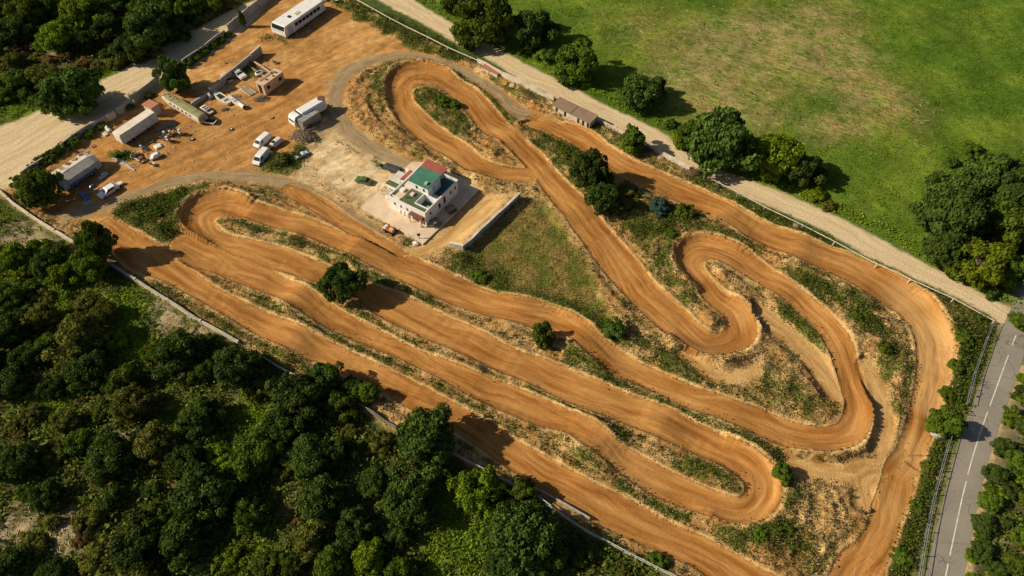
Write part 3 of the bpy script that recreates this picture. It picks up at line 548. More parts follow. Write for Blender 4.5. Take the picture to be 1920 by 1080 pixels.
# ------------------------------------------------------------------ asphalt road
hwm = 1.9
RD = catmull([(*at(a, b), 0) for a, b in parse("2010,340 1935,500 1894,580 1877,618 1849,690 1824,756 1798,826 1773,917 1742,1053 1718,1160 1700,1260")], 1.0)
ctr = RD[:, :2]; tg = np.gradient(ctr, axis=0); tg /= np.linalg.norm(tg, axis=1)[:, None]; nr = np.stack([-tg[:, 1], tg[:, 0]], 1); ctr = ctr+nr*hwm
k9 = np.ones(9)/9; sm = lambda a: np.convolve(np.pad(a, 4, mode='edge'), k9, 'valid')
ctr = np.stack([sm(ctr[:, 0]), sm(ctr[:, 1])], 1); nr = np.stack([sm(nr[:, 0]), sm(nr[:, 1])], 1)
def ribbon(o0, o1, z, i0=0, i1=None, th=0.012):
    mb = MB(); q = range(i0, len(ctr) if i1 is None else i1); secs = []
    for i in q:
        a = ctr[i]+nr[i]*o0; b_ = ctr[i]+nr[i]*o1; secs.append([(a[0], a[1], z), (b_[0], b_[1], z), (b_[0], b_[1], z-th), (a[0], a[1], z-th)])
    return mb.loft(secs)
def asphalt_mat():
    m = bpy.data.materials.new('worn_asphalt'); n, b = nodes_of(m); L = n.links.new; g = n.nodes.new('ShaderNodeNewGeometry')
    def nz_(sc, det, dist=0):
        x = n.nodes.new('ShaderNodeTexNoise'); x.inputs['Scale'].default_value = sc; x.inputs['Detail'].default_value = det; x.inputs['Distortion'].default_value = dist; L(g.outputs['Position'], x.inputs['Vector']); return x.outputs['Fac']
    def mr_(v, a, c, o0=0, o1=1):
        x = n.nodes.new('ShaderNodeMapRange'); [setattr(x.inputs[k], 'default_value', q) for k, q in zip((1, 2, 3, 4), (a, c, o0, o1))]; L(v, x.inputs[0]); return x.outputs[0]
    def mx_(f, a, c):
        x = n.nodes.new('ShaderNodeMix'); x.data_type = 'RGBA'; L(f, x.inputs[0])
        for k, v in ((6, a), (7, c)):
            if isinstance(v, tuple): x.inputs[k].default_value = (*v, 1)
            else: L(v, x.inputs[k])
        return x.outputs[2]
    c = mx_(mr_(nz_(.25, 4), .35, .65), (.195, .175, .148), (.265, .235, .195)); c = mx_(mr_(nz_(3, 5), .3, .7, 0, .5), c, (.33, .295, .24))
    mm = n.nodes.new('ShaderNodeMath'); mm.operation = 'SUBTRACT'; mm.inputs[1].default_value = .5; L(nz_(.16, 3, .6), mm.inputs[0]); ab = n.nodes.new('ShaderNodeMath'); ab.operation = 'ABSOLUTE'; L(mm.outputs[0], ab.inputs[0])
    c = mx_(mr_(ab.outputs[0], .006, .002, 0, .6), c, (.09, .08, .07)); L(c, b.inputs['Base Color']); b.inputs['Roughness'].default_value = .9; return m
M['asphalt'] = asphalt_mat()
road = tag(ribbon(-hwm, hwm, 0.03, th=0.05).build('asphalt_road', M['asphalt']), kind='structure')
mk = MB(); i = 0
while i < len(ctr)-6:
    y = ctr[i][1]; ln = 3 if y > 55 else 11; gap = 2 if y > 55 else 1
    r_ = ribbon(0.02, 0.15, 0.036, i, min(len(ctr), i+ln), 0.004); mk.poly(r_.v, r_.f); i += ln+gap-1
tag(mk.build('centre_line_marking', M['line']), kind='structure')

# ------------------------------------------------------------------ walls and fences
def wall(name, label, pts, h, t, m, group=None, cat='wall', cap=None, ragged=0.0, seed=1, lift=0.0, post=None):
    """a wall along photo pixels of its foot"""
    rs = random.Random(seed); W = [Vector((*at(*p), 0)) for p in pts]; o0 = W[0].copy(); mb = MB(); cp = MB(); pts2 = []
    for a, b in zip(W[:-1], W[1:]):
        n = max(1, int((b-a).length/2.0)); pts2 += [a+(b-a)*k/n for k in range(n)]
    pts2.append(W[-1]); secs = []; caps = []; posts = []
    for i, p in enumerate(pts2):
        d = (pts2[min(i+1, len(pts2)-1)]-pts2[max(i-1, 0)]).normalized(); q = Vector((-d.y, d.x, 0))*t/2
        z = hz(p.x, p.y); top = z+lift+h*(1+ragged*rs.uniform(-1, 1)); p = p-o0
        secs.append([(*(p+q).xy, top), (*(p-q).xy, top), (*(p-q).xy, z-0.4), (*(p+q).xy, z-0.4)])
        q2 = q*1.35; caps.append([(*(p+q2).xy, top+0.09), (*(p-q2).xy, top+0.09), (*(p-q2).xy, top+0.002), (*(p+q2).xy, top+0.002)])
        posts.append((p, d, z))
    root = thing(name, label, cat, o0, 0, group)
    mb.loft(secs).build('wall_panel', m, root)
    if cap: cp.loft(caps).build('coping', cap, root)
    if post:
        for p, d, z in posts[::post]:
            MB().box(p.x-.16, p.x+.16, p.y-.16, p.y+.16, z-.3, z+h+0.16, math.atan2(d.y, d.x)).build('pillar', m, root)
    return root
def rail_fence(name, label, pts, h, m, rails=2, step=2.6, r=0.045, mesh=None):
    W = [Vector((*at(*p), 0)) for p in pts]; o0 = W[0].copy(); P2 = []
    for a, b in zip(W[:-1], W[1:]):
        n = max(1, int(round((b-a).length/step))); P2 += [a+(b-a)*k/n for k in range(n)]
    P2.append(W[-1]); P2 = [Vector((p.x, p.y, hz(p.x, p.y))) for p in P2]; root = thing(name, label, 'fence', o0)
    n = 0
    for p in P2:
        if n < 100: MB().tube(p-o0-Vector((0, 0, .3)), p-o0+Vector((0, 0, h+.08)), r*1.3, n=6).build('post', m, root)
        n += 1
    for k in range(rails):
        z = h*(k+1)/rails; mb = MB()
        for a, b in zip(P2[:-1], P2[1:]): mb.tube(a-o0+Vector((0, 0, z)), b-o0+Vector((0, 0, z)), r, n=6)
        mb.build('rail', m, root)
    if mesh:
        mb = MB()
        for a, b in zip(P2[:-1], P2[1:]):
            for k in range(1, 4): mb.tube(a-o0+Vector((0, 0, h*k/6)), b-o0+Vector((0, 0, h*k/6)), 0.012, n=4)
        mb.build('wire_mesh', mesh, root)
    return root
conc, ww = M['concrete'], M['whitewash']
wall('concrete_wall', 'grey concrete panel wall beside the pale road at the top, behind the long bus', [(545, -32), (520, -12), (470, 28), (430, 62)], 1.9, .22, conc, post=2)
wall('concrete_wall', 'hedge covered concrete wall between the grey shaded road and the yard', [(424, 67), (395, 90), (345, 124)], 1.5, .22, conc, ragged=.1)
wall('concrete_wall', 'concrete wall ending in a curved panel left of the dark roadside tree', [(300, 154), (284, 168), (262, 184), (254, 192)], 1.6, .22, conc)
wall('concrete_wall', 'pale curved concrete wall piece beside the red roofed shed', [(252, 195), (240, 202), (231, 212), (222, 214)], 1.5, .22, M['grey_panel'])
wall('concrete_wall', 'short pale wall block with moss on top near the white sheet', [(219, 219), (203, 228)], 1.4, .5, M['whitewash'])
wall('concrete_wall', 'long grey wall behind the hedge, left of the white trailer', [(200, 231), (163, 250), (120, 282)], 1.5, .22, conc, post=2)
wall('concrete_wall', 'dark wall end beside the round bush at the yard corner', [(86, 306), (60, 322), (44, 334)], 1.3, .22, conc)
wall('boundary_wall', 'low white wall running down from the left edge to the pointed tree', [(-20, 352), (8, 368), (30, 389), (90, 429), (143, 460)], 0.8, .26, ww, cap=M['whitewash'], ragged=.12, post=3)
wall('boundary_wall', 'long low white wall along the track above the pale brush heap', [(202, 497), (240, 520), (300, 558), (380, 608), (450, 648)], 0.95, .2, ww, cap=M['concrete'], ragged=.10, post=3)
wall('boundary_wall', 'short shaded wall between forest trees and the lower straight', [(492, 672), (520, 690), (560, 712)], 0.7, .2, M['concrete'], ragged=.1)
wall('ruined_wall', 'ruined roofless wall corner among trees by the lower straight', [(672, 764), (690, 775), (705, 784), (725, 796), (745, 808)], .8, .16, mat('dark_old_concrete', (.22, .20, .17), .9, .3, 1.5, dirt=(.1, .085, .06), dirt_amt=.7), ragged=.45)
wall('boundary_wall', 'low stone kerb wall holding the lower straight above the green rail fence', [(1012, 922), (1060, 950), (1105, 976)], 0.5, .2, M['concrete'], ragged=.35)
wall('boundary_wall', 'white wall along the pale road, left of the long brown roofed shed', [(897, 121), (940, 148), (990, 172), (1037, 194)], 1.1, .3, ww, cap=M['whitewash'], ragged=.05, post=3)
wall('boundary_wall', 'white wall from the brown roofed shed to the round green bush', [(1117, 229), (1150, 247), (1180, 262)], 1.0, .3, ww)
wall('boundary_wall', 'white wall from the round green bush to the rusty coil', [(1208, 277), (1240, 295), (1290, 324)], 1.0, .3, ww, cap=M['whitewash'], ragged=.05, post=3)
rail_fence('pipe_fence', 'thin white rail fence along the top edge above the orange yard', [(632, -14), (700, 29), (765, 60), (840, 99), (896, 121)], 0.9, M['whitewash'], 1, 6.0, .10)
rail_fence('pipe_fence', 'long thin white rail fence between the outer track and the straight pale road', [(1318, 340), (1380, 372), (1430, 397), (1500, 433), (1560, 462), (1640, 502), (1700, 533), (1780, 570), (1858, 608)], 0.9, M['whitewash'], 1, 6.0, .075)
rail_fence('mesh_fence', 'pale wire mesh fence beside the asphalt road near the junction', [(1858, 608), (1845, 640), (1822, 705), (1808, 762)], 1.3, M['steel'], 2, 3.0, .04, M['steel'])
rail_fence('mesh_fence', 'pale mesh fence beside the asphalt road below the tree shadow', [(1779, 818), (1760, 885), (1748, 930), (1733, 1000), (1718, 1090)], 1.2, M['steel'], 2, 3.0, .04, M['steel'])
rail_fence('pipe_fence', 'pale green rail fence below the lower straight on the forest side', [(845, 856), (900, 884), (960, 914), (1010, 938), (1060, 976), (1100, 1003), (1180, 1045), (1280, 1095)], 1.0, mat('pale_green_paint', (0.45, 0.50, 0.44), 0.6, 0.15, 2), 2, 3.0, .06)
wall('yard_wall', 'tall concrete end wall standing at the top of the scrap yard', [(492, 101), (474, 116)], 1.9, .3, conc, cap=M['whitewash'])
wall('yard_wall', 'long concrete wall behind the two white wrecked cars', [(472, 116), (440, 142), (397, 178)], 1.6, .25, M['concrete'], cap=M['concrete'])
wall('yard_wall', 'low dark wall with white panels behind the mossy wrecked caravan', [(392, 181), (370, 194), (348, 211)], 0.9, .3, M['grey_panel'])
wall('yard_wall', 'thin reddish low wall running from the concrete end wall to the tan cabin', [(471, 117), (490, 128), (510, 142)], 0.7, .2, M['brick'], cap=M['whitewash'])
wall('yard_wall', 'narrow broken kerb wall left of the round white car', [(466, 124), (480, 135), (500, 148)], 0.45, .22, M['wood'], ragged=.2)
wall('retaining_wall', 'concrete retaining wall below the pale parking terrace beside the grass triangle', [(974, 374), (869, 475), (845, 465)], 1.15, .35, conc, cap=M['whitewash'])

# ------------------------------------------------------------------ box-like things from three foot pixels
def frame3(O, A, B, z=None):
    """O near corner, A and B its two neighbours (photo pixels of the foot): origin, local x along O-B, y along O-A"""
    o, a, b = (Vector(at(*p)) for p in (O, A, B)); e = (b-o); Lx = e.length; e.normalize(); q = Vector((-e.y, e.x)); Ly = (a-o).dot(q)
    if Ly < 0: raise ValueError('flip')
    c = o+e*Lx/2+q*Ly/2; rz = math.atan2(e.y, e.x)
    return Vector((c.x, c.y, hz(c.x, c.y) if z is None else z)), rz, Lx, Ly
def wheels(root, xs, hw, r=0.45, wd=0.28, z=0):
    for x in xs:
        for s in (-1, 1):
            wl = MB().wheel(x, s*hw, r, wd).build('wheel', M['tyre'], root); MB().wheel(x, s*(hw+wd*.5-.01), r*.55, 0.04, 10).build('rim', M['steel'], wl)
            wl.location.z = z
            wl.children[0].location.z = r*.45
# --- big bus at the top
loc, rz, Lx, Ly = frame3((538, 74), (521, 57), (612, 22))
t = thing('bus', 'long white bus with dark side windows parked at the top of the yard', 'bus', loc, rz)
h = 2.7; x0, x1, y0, y1 = -Lx/2, Lx/2, -Ly/2, Ly/2
MB().profile([(x0, .45), (x0-.02, 1.5), (x0+.35, h-.15), (x0+.7, h), (x1-.2, h), (x1, h-.2), (x1, .45)], lambda x, z: (y1 if z < 2.2 else y1*.93)).build('body', M['white'], t, bevel=.06)
for k in range(7):
    a = x0+3.2+k*(Lx-4.6)/7
    for s in (-1, 1): MB().box(a, a+(Lx-4.6)/7-.25, s*y1-.03, s*y1+.03, 1.45, 2.15).build('side_window', M['glass'], t)
MB().sheet([(x0+.02, -y1*.85, 1.45), (x0+.02, y1*.85, 1.45), (x0+.34, y1*.85, 2.6), (x0+.34, -y1*.85, 2.6)][::-1], .04).build('windscreen', M['glass'], t)
MB().box(x0+.9, x0+2.3, y0-.04, y0+.02, .7, 2.2).build('door', M['pale_blue'], t)
MB().box(-1.2, .2, -.9, -.1, h-.02, h+.10).build('roof_patch', M['tan'], t); MB().box(-Lx*.22, -Lx*.22+.6, -.3, .3, h-.02, h+.2).build('roof_hatch', M['black'], t)
wheels(t, (x0+2.2, x1-2.6, x1-1.5), y1-.2, .48)
# --- long white trailer
loc, rz, Lx, Ly = frame3((236, 277), (225, 267), (302, 232))
t = thing('semi_trailer', 'long white box trailer parked above the heap of scrap frames', 'trailer', loc, rz)
x0, x1, y1 = -Lx/2, Lx/2, Ly/2
MB().box(x0, x1, -y1, y1, .75, 2.65).build('box_body', M['white_old'], t, bevel=.08)
MB().box(x0+.1, x1-.1, -y1+.1, y1-.1, 2.645, 2.72).build('roof_panel', mat('cream_roof_panel', (.74, .66, .54), .7, .1, 1, dirt=RUST, dirt_amt=.3), t)
MB().box(x0+.4, x1-.4, -y1*.5, y1*.5, .45, .76).build('chassis', M['rust'], t)
MB().box(x0-.03, x0+.02, -y1*.8, -.03, .9, 2.5).build('door', M['white'], t); MB().box(x0-.03, x0+.02, .03, y1*.8, .9, 2.5).build('door', M['white'], t)
wheels(t, (x0+1.6, x0+2.6, x1-2.2), y1-.3, .42)
# --- grey trailer by the corner bush
loc, rz, Lx, Ly = frame3((125, 365), (107, 348), (197, 316))
t = thing('semi_trailer', 'dirty grey trailer with torn pale roof beside the blue car', 'trailer', loc, rz)
x0, x1, y1 = -Lx/2, Lx/2, Ly/2
MB().loft([[(x, -y1, .6), (x, -y1, 2.1), (x, -y1*.15, 2.75), (x, y1, 2.65), (x, y1, .6)] for x in (x0, x0+.02, x1-.9)]+[[(x1, -y1*.9, .7), (x1, -y1*.9, 1.9), (x1, -y1*.15, 2.5), (x1, y1*.9, 2.4), (x1, y1*.9, .7)]]).build('box_body', M['grey_panel'], t)
MB().sheet([(x0+.15, -y1*.12, 2.765), (x1-1.0, -y1*.12, 2.765), (x1-1.0, y1*.96, 2.675), (x0+.15, y1*.96, 2.675)], .04).build('roof_panel', mat('torn_cream_roof', (.62, .55, .43), .8, .2, 1.0, dirt=(.16, .08, .04), dirt_amt=.9), t)
for k in range(6): MB().box(x0+2.2+k*1.35, x0+2.9+k*1.35, y1*.35+.1*k % .4, y1*.9, 2.72, 2.80+.05*(k % 3), rz=.3*k).build('roof_scrap', M['rust'] if k % 2 else M['wood'], t)
MB().box(x0+1.2, x1-1.2, -y1-.02, -y1+.05, .62, 1.15).build('side_skirt', M['blue'], t)
MB().box(x0-.03, x0+.03, -y1*.8, y1*.8, .8, 1.9).build('rear_door', M['white_old'], t)
wheels(t, (x0+1.5, x0+2.5, x1-2.4), y1-.3, .45)
# --- tan cabin
loc, rz, Lx, Ly = frame3((500, 180), (487, 172), (536, 154))
t = thing('site_cabin', 'boxy tan site cabin with worn roof casting a long shadow', 'cabin', loc, rz)
x0, x1, y1 = -Lx/2, Lx/2, Ly/2
MB().box(x0, x1, -y1, y1, .12, 2.35).build('wall', M['tan'], t, bevel=.05); MB().box(x0-.08, x1+.08, -y1-.08, y1+.08, 2.352, 2.48).build('roof', M['tan'], t, bevel=.03)
MB().box(x0+.6, x1-.8, y1*.2, y1*.75, 2.478, 2.56).build('roof_panel', M['wood'], t)
for a in (x0+.7, x1-1.5): MB().box(a, a+.75, -y1-.03, -y1+.03, 1.05, 1.8).build('window', M['glass'], t)
MB().box(x0-.03, x0+.03, -y1*.3, y1*.55, .2, 2.1).build('door', M['black'], t)
for a, b_ in ((-1.2, -.5), (.4, -.7), (1.5, -.3), (.9, .2)): MB().box(a, a+.3, b_, b_+.3, 2.478, 2.7).build('roof_vent', M['rust'], t)
# --- red roofed shed
loc, rz, Lx, Ly = frame3((292, 221), (276, 213), (305, 212))
t = thing('shed', 'small white shed with flat faded red roof and arched doorway', 'shed', loc, rz)
x0, x1, y1 = -Lx/2, Lx/2, Ly/2; Hs = 2.1
MB().box(x0, x1, -y1, y1, 0, Hs).build('wall', M['whitewash'], t, bevel=.1); MB().box(x0-.12, x1+.1, -y1-.1, y1+.12, Hs+.002, Hs+.14).build('roof', M['roof_rusty'], t)
ar = [(-.5, 0), (.5, 0)]+[(.5*math.cos(a), 1.0+.5*math.sin(a)) for a in [math.pi*k/8 for k in range(9)]]
MB().loft([[(x0-.03, p, q) for p, q in ar], [(x0+.03, p, q) for p, q in ar]]).build('doorway', M['black'], t)
# --- long mossy wrecked caravan
a, b_ = Vector(at(311, 187)), Vector(at(384, 231)); d = b_-a; t = thing('wrecked_caravan', 'long narrow white caravan wreck with mossy roof and rounded end', 'caravan', (*((a+b_)/2), hz(*((a+b_)/2))), math.atan2(d.y, d.x))
Lh = d.length/2; secs = []; rsecs = []
for k, f in enumerate(np.linspace(-1, 1, 13)):
    wv = .95*min(1, (1.03-abs(min(f, 0))**6)); e = 1.0 if f > -.85 else .82-.25*(k == 0)
    if k == 0: wv = .55
    secs.append([(f*Lh, -wv, .45), (f*Lh, -wv*1.02, 1.2*e), (f*Lh, -wv*.92, 1.72*e), (f*Lh, wv*.92, 1.72*e), (f*Lh, wv*1.02, 1.2*e), (f*Lh, wv, .45)])
    rsecs.append([(f*Lh*.995, wv*c, (1.715+.20*math.cos(c*1.5))*e) for c in (-.9, -.5, 0, .5, .9)]+[(f*Lh*.995, wv*.9, 1.70*e), (f*Lh*.995, -wv*.9, 1.70*e)])
MB().loft(secs).build('body', M['white_old'], t); MB().loft(rsecs).build('roof', M['moss'], t)
for k in range(6): MB().box(-Lh*.45+k*1.2, -Lh*.45+k*1.2+.45, -1.02, -.9, 1.0, 1.4).build('window', M['glass'], t)
MB().box(Lh-.02, Lh+.04, -.75, .75, .6, 1.5).build('end_panel', M['moss'], t)
for x in (-Lh*.3, Lh*.4): MB().box(x-.1, x+.1, -.85, .85, 0, .47).build('axle_block', M['rust'], t)
for k in range(10): MB().box(-Lh*.85+k*.42, -Lh*.85+k*.42+.3, -.5+.3*(k % 3), .3+.2*(k % 2), 1.80, 1.95, rz=.5*k).build('roof_debris', M['wood'], t)
# --- long shed by the road
o, b_, a = Vector(at(1036, 211)), Vector(at(1104, 245)), Vector(at(1117, 234)); e = (b_-o); Lx = e.length; e.normalize(); q = Vector((-e.y, e.x)); Ly = abs((a-b_).dot(q)); c = o+e*Lx/2+q*Ly/2
t = thing('long_shed', 'long low white shed with brown roof against the roadside wall', 'shed', (c.x, c.y, hz(c.x, c.y)), math.atan2(e.y, e.x))
x0, x1, y1 = -Lx/2, Lx/2, Ly/2
MB().box(x0, -.03, -y1, y1, -.2, 1.3).build('wall', M['whitewash'], t); MB().box(.03, x1, -y1, y1, -.2, 1.3).build('wall', M['whitewash'], t)
for a, b2 in ((x0-.2, -.06), (.06, x1+.2)): MB().poly([(a, -y1-.25, 1.302), (b2, -y1-.25, 1.302), (b2, y1+.2, 1.6), (a, y1+.2, 1.6), (a, -y1-.25, 1.39), (b2, -y1-.25, 1.39), (b2, y1+.2, 1.7), (a, y1+.2, 1.7)], [(0, 1, 2, 3), (4, 7, 6, 5), (0, 4, 5, 1), (1, 5, 6, 2), (2, 6, 7, 3), (3, 7, 4, 0)]).build('roof', M['roof_brown'], t)
for a in (-3.6, -1.6, 1.5, 2.6, 3.7): MB().box(a, a+.5, -y1-.03, -y1+.02, .0, 1.05).build('doorway', M['black'], t)
MB().box(x0+.7, x0+2.8, -y1-.03, -y1+.02, .75, 1.05).build('window', M['grey_panel'], t)
# --- low brick bench
o, b_ = Vector(at(905, 134)), Vector(at(935, 148)); d = b_-o
t = thing('brick_trough', 'low white trough topped with reddish bricks beside the white wall', 'trough', (*((o+b_)/2), hz(*((o+b_)/2))), math.atan2(d.y, d.x)); q = d.length/2
MB().box(-q, -.1, -.5, .5, -.2, .5).build('base', M['whitewash'], t); MB().box(.1, q, -.5, .5, -.2, .45).build('base', M['whitewash'], t); MB().box(-q-.1, q+.1, -.45, .75, .502, .66).build('brick_top', M['brick'], t)

# ------------------------------------------------------------------ the club house
O = Vector(at(800, 425)); A_ = Vector(at(737, 387)); B_ = Vector(at(861, 362))
e = (B_-O); Lb = e.length; e.normalize(); q = Vector((-e.y, e.x)); La = (A_-O).dot(q); HOUSE_RZ = math.atan2(e.y, e.x)
hs = thing('club_house', 'white flat roofed house with green and red roofs on a concrete slab', 'house', (O.x, O.y, 0.3), HOUSE_RZ)
def loc_h(px, py, z):
    v = Vector(at(px, py, z))-O; return (v.dot(e), v.dot(q))
H1 = 2.85
WT = .20; mw = M['wall_white']; ZR = H1-.35
for a in ((0, Lb, 0, WT), (0, Lb, La-WT, La), (0, WT, WT, La-WT), (Lb-WT, Lb, WT, La-WT)): MB().box(*a, 0, H1).build('wall', mw, hs)
MB().box(WT, 1.1, WT, 5.6, ZR-.2, ZR+.1).build('flat_roof', M['roof_olive'], hs)
MB().box(1.1, 3.75, 2.95, 5.6, ZR-.2, ZR+.1).build('flat_roof', M['roof_olive'], hs); MB().box(WT, 3.75, 5.6, La-WT, ZR-.2, ZR-.02).build('terrace_floor', M['slab'], hs); MB().box(.6, .7, 5.7, 7.3, ZR-.02, ZR+.3).box(2.2, 3.0, 6.2, 7.0, ZR-.02, ZR+.35).build('roof_kerb', mw, hs)
MB().box(1.25, 3.6, WT, 2.8, ZR-1.3, ZR-1.1).build('light_well_floor', M['roof_teal'], hs)
for a in ((1.1, 1.25, WT, 2.95), (1.25, 3.75, 2.8, 2.95), (3.6, 3.75, WT, 2.8)): MB().box(*a, ZR-1.1, H1-.02).build('parapet', mw, hs)
MB().box(1.7, 2.5, .5, 1.4, ZR-1.1, ZR-.7).build('water_tank', M['grey_panel'], hs)
MB().box(3.75, 5.1, WT, 2.0, ZR-.8, ZR-.5).build('terrace_floor', M['white_old'], hs)
MB().box(5.1, Lb-WT, WT, 2.0, ZR-.8, ZR-.5).build('terrace_floor', M['roof_teal'], hs)
MB().box(7.25, Lb-WT, 2.0, La-WT, ZR-.8, ZR-.5).build('terrace_floor', M['roof_teal'], hs)
# upper block with the green roof
gx0, gx1, gy0, gy1 = 3.76, 7.2, 2.05, 5.7
H2 = 4.35
MB().box(gx0, gx1, gy0, gy1, ZR-1.0, H2).build('upper_storey', mw, hs)
MB().poly([(x, y, z+(gx1+.2-x)*0+(.0 if x < 5 else .12)) for z in (H2+.002, H2+.16) for x, y in ((gx0-.25, gy0-.2), (gx1+.2, gy0-.2), (gx1+.2, gy1+.2), (gx0-.25, gy1+.2))], [(3, 2, 1, 0), (4, 5, 6, 7), (0, 1, 5, 4), (1, 2, 6, 5), (2, 3, 7, 6), (3, 0, 4, 7)]).build('flat_roof', M['roof_green'], hs)
for k in range(2): MB().box(gx0-.03, gx0+.03, gy0+.7+k*1.5, gy0+1.1+k*1.5, H1+.3, H1+.9).build('window', M['glass'], hs)
MB().box(gx0+1.2, gx0+1.9, gy0-.03, gy0+.03, ZR-.45, H1+.9).build('door', M['pale_blue'], hs)
MB().box(3.76, 7.2, 5.72, La-WT, ZR-.2, ZR+.12).build('flat_roof', M['white_old'], hs)
# red roofed wings and low annexes
MB().box(Lb+.02, Lb+1.2, 3.1, 7.3, 0, H1-.5).build('wing', mw, hs); MB().box(Lb-1.0, Lb+1.35, 3.0, 7.45, H1+.01, H1+.13).build('wing_roof', M['roof_red'], hs)
MB().box(4.7, 7.3, La+.02, 8.7, 0, 2.3).build('wing', mw, hs); MB().box(4.6, 7.4, La+.01, 8.85, 2.302, 2.42).build('wing_roof', M['roof_red'], hs)
MB().box(4.4, 6.6, 8.87, 10.7, 0, 1.7).build('annex', mw, hs); MB().box(4.3, 6.7, 8.865, 10.8, 1.702, 1.8).build('annex_roof', M['white_old'], hs)
MB().box(3.3, 4.2, 8.3, 11.0, 0, 1.3).build('annex', mw, hs); MB().box(3.25, 4.28, 8.25, 11.1, 1.302, 1.4).build('annex_roof', M['roof_olive'], hs)
MB().box(7.0, 8.6, 9.0, 9.3, 0, .9).build('low_wall', mw, hs); MB().box(8.3, 8.6, 9.3, 10.8, 0, .9).build('low_wall', mw, hs)
pg = MB()
for k in range(7): pg.box(1.7, 2.9, 7.95+k*.48, 8.05+k*.48, 1.0, 1.1)
for x in (1.75, 2.8): pg.box(x, x+.08, 7.95, 10.95, .92, .999)
pgo = pg.build('pergola', M['wood'], hs)
for x in (1.75, 2.75):
    for y in (8.0, 10.8): MB().box(x, x+.08, y, y+.08, 0, .918).build('pergola_post', M['wood'], pgo)
MB().tube((6.6, 5.2, H2+.2), (6.6, 5.2, H2+1.6), .025).tube((6.2, 5.2, H2+1.5), (7.0, 5.2, H2+1.5), .02).tube((6.3, 5.2, H2+1.3), (6.9, 5.2, H2+1.3), .02).build('antenna', M['steel'], hs)
MB().box(4.1, 4.7, 2.5, 3.0, H2+.16, H2+.5).build('roof_unit', M['grey_panel'], hs); MB().box(2.2, 2.9, 4.2, 4.8, ZR+.102, ZR+.45).build('roof_unit', M['white_old'], hs); MB().tube((1.4, 5.0, ZR+.1), (1.4, 5.0, ZR+.8), .12).build('chimney', M['brick'], hs)
for x in (.04, Lb-.1): MB().tube((x, -.05, 0), (x, -.05, H1-.2), .05).build('drainpipe', M['grey_panel'], hs)
for k in range(5): MB().box(gx0-.25, gx1+.2, gy0+.5+k*.75, gy0+.55+k*.75, H2+.165, H2+.30 if k == 9 else H2+.20).build('roof_seam', M['roof_green'], hs)
# openings on the sunny front (x = 0 side is hidden, y = 0 side faces right, x = 0 face is the front left)
for k, y in enumerate((3.6, 4.9, 6.2)):
    w_ = MB().box(-.03, .04, y, y+.35, 1.5, 2.0).build('window', M['glass'], hs); MB().box(-.05, .02, y-.06, y+.41, 1.40, 1.498).build('sill', M['whitewash'], w_)
for k, (x, wd, z0, z1) in enumerate(((1.2, .35, 1.5, 2.0), (3.6, .55, .9, 1.9), (5.0, .6, .9, 2.2), (6.9, .45, 1.5, 2.1), (8.3, .4, 1.5, 2.0))):
    w_ = MB().box(x, x+wd, -.03, .04, z0, z1).build('window', M['glass'], hs); MB().box(x-.06, x+wd+.06, -.06, .02, z0-.1, z0-.002).build('sill', M['whitewash'], w_)
cn = MB().box(-.9, -.06, .25, 2.9, 1.85, 1.95).build('canopy', M['terracotta'], hs)
for y in (.3, 2.7): MB().box(-.85, -.75, y, y+.1, 0, 1.848).build('canopy_post', M['wood'], cn)
MB().box(-.10, -.02, .3, 2.8, .1, 1.7).build('bar_front', M['terracotta'], hs)
# slab
sc_ = [at(678, 391), at(793, 460), at(899, 358), at(862, 333), at(800, 306), at(772, 306)]
tag(MB().prism(sc_, -.3, .30).build('concrete_slab', M['slab']), kind='structure')
# ------------------------------------------------------------------ vehicles
def place(name, label, cat, p0, p1, length, group=None, z=0.0):
    """thing whose rear and front stand at photo pixels p0, p1; built at its nominal length along +x"""
    a, b_ = Vector(at(*p0)), Vector(at(*p1)); c = (a+b_)/2; d = b_-a
    return thing(name, label, cat, (c.x, c.y, hz(c.x, c.y)+z), math.atan2(d.y, d.x), group, d.length/length)
def lamps(t, x, y, z):
    for s in (-1, 1): MB().box(x-.05, x+.03, s*y-.16, s*y+.16, z-.08, z+.08).build('headlight', M['lamp'], t)
def carwheels(t, xs, y, r=.33):
    for x in xs:
        for s in (-1, 1):
            w_ = MB().wheel(0, 0, r, .22).build('wheel', M['tyre'], t); w_.location = (x, s*y, 0); MB().tube((0, s*.10, r), (0, s*.125, r), r*.6, n=10).build('rim', M['steel'], w_)
def van(label, p0, p1, paint=None, group=None):
    t = place('van', label, 'van', p0, p1, 5.2, group); pm = paint or M['white']
    pr = [(-2.6, .32), (-2.6, 1.3), (-2.5, 1.95), (-2.3, 2.05), (.9, 2.08), (1.25, 1.98), (1.95, 1.25), (2.55, 1.02), (2.62, .8), (2.62, .32)]
    MB().profile(pr, lambda x, z: .98 if z < 1.35 else .98-.16*(z-1.3)/.75).build('body', pm, t, bevel=.05)
    MB().sheet([(1.93, .82, 1.30), (1.93, -.82, 1.30), (1.31, -.76, 1.93), (1.31, .76, 1.93)], .03).build('windscreen', M['glass'], t)
    for s in (-1, 1):
        g = [(.45, s*.985, 1.30), (1.65, s*.985, 1.30), (1.15, s*.875, 1.85), (.45, s*.875, 1.85)]
        MB().sheet(g if s < 0 else g[::-1], .02).build('side_window', M['glass'], t)
        MB().box(1.45, 1.6, s*1.0-.0, s*1.2, 1.2, 1.4).build('wing_mirror', M['black'], t)
    MB().box(-2.63, -2.56, -.7, .7, 1.3, 1.8).build('rear_window', M['glass'], t)
    MB().box(2.58, 2.68, -.85, .85, .35, .58).build('bumper', M['black'], t); lamps(t, 2.60, .72, .85); carwheels(t, (-1.65, 1.7), .88)
    return t
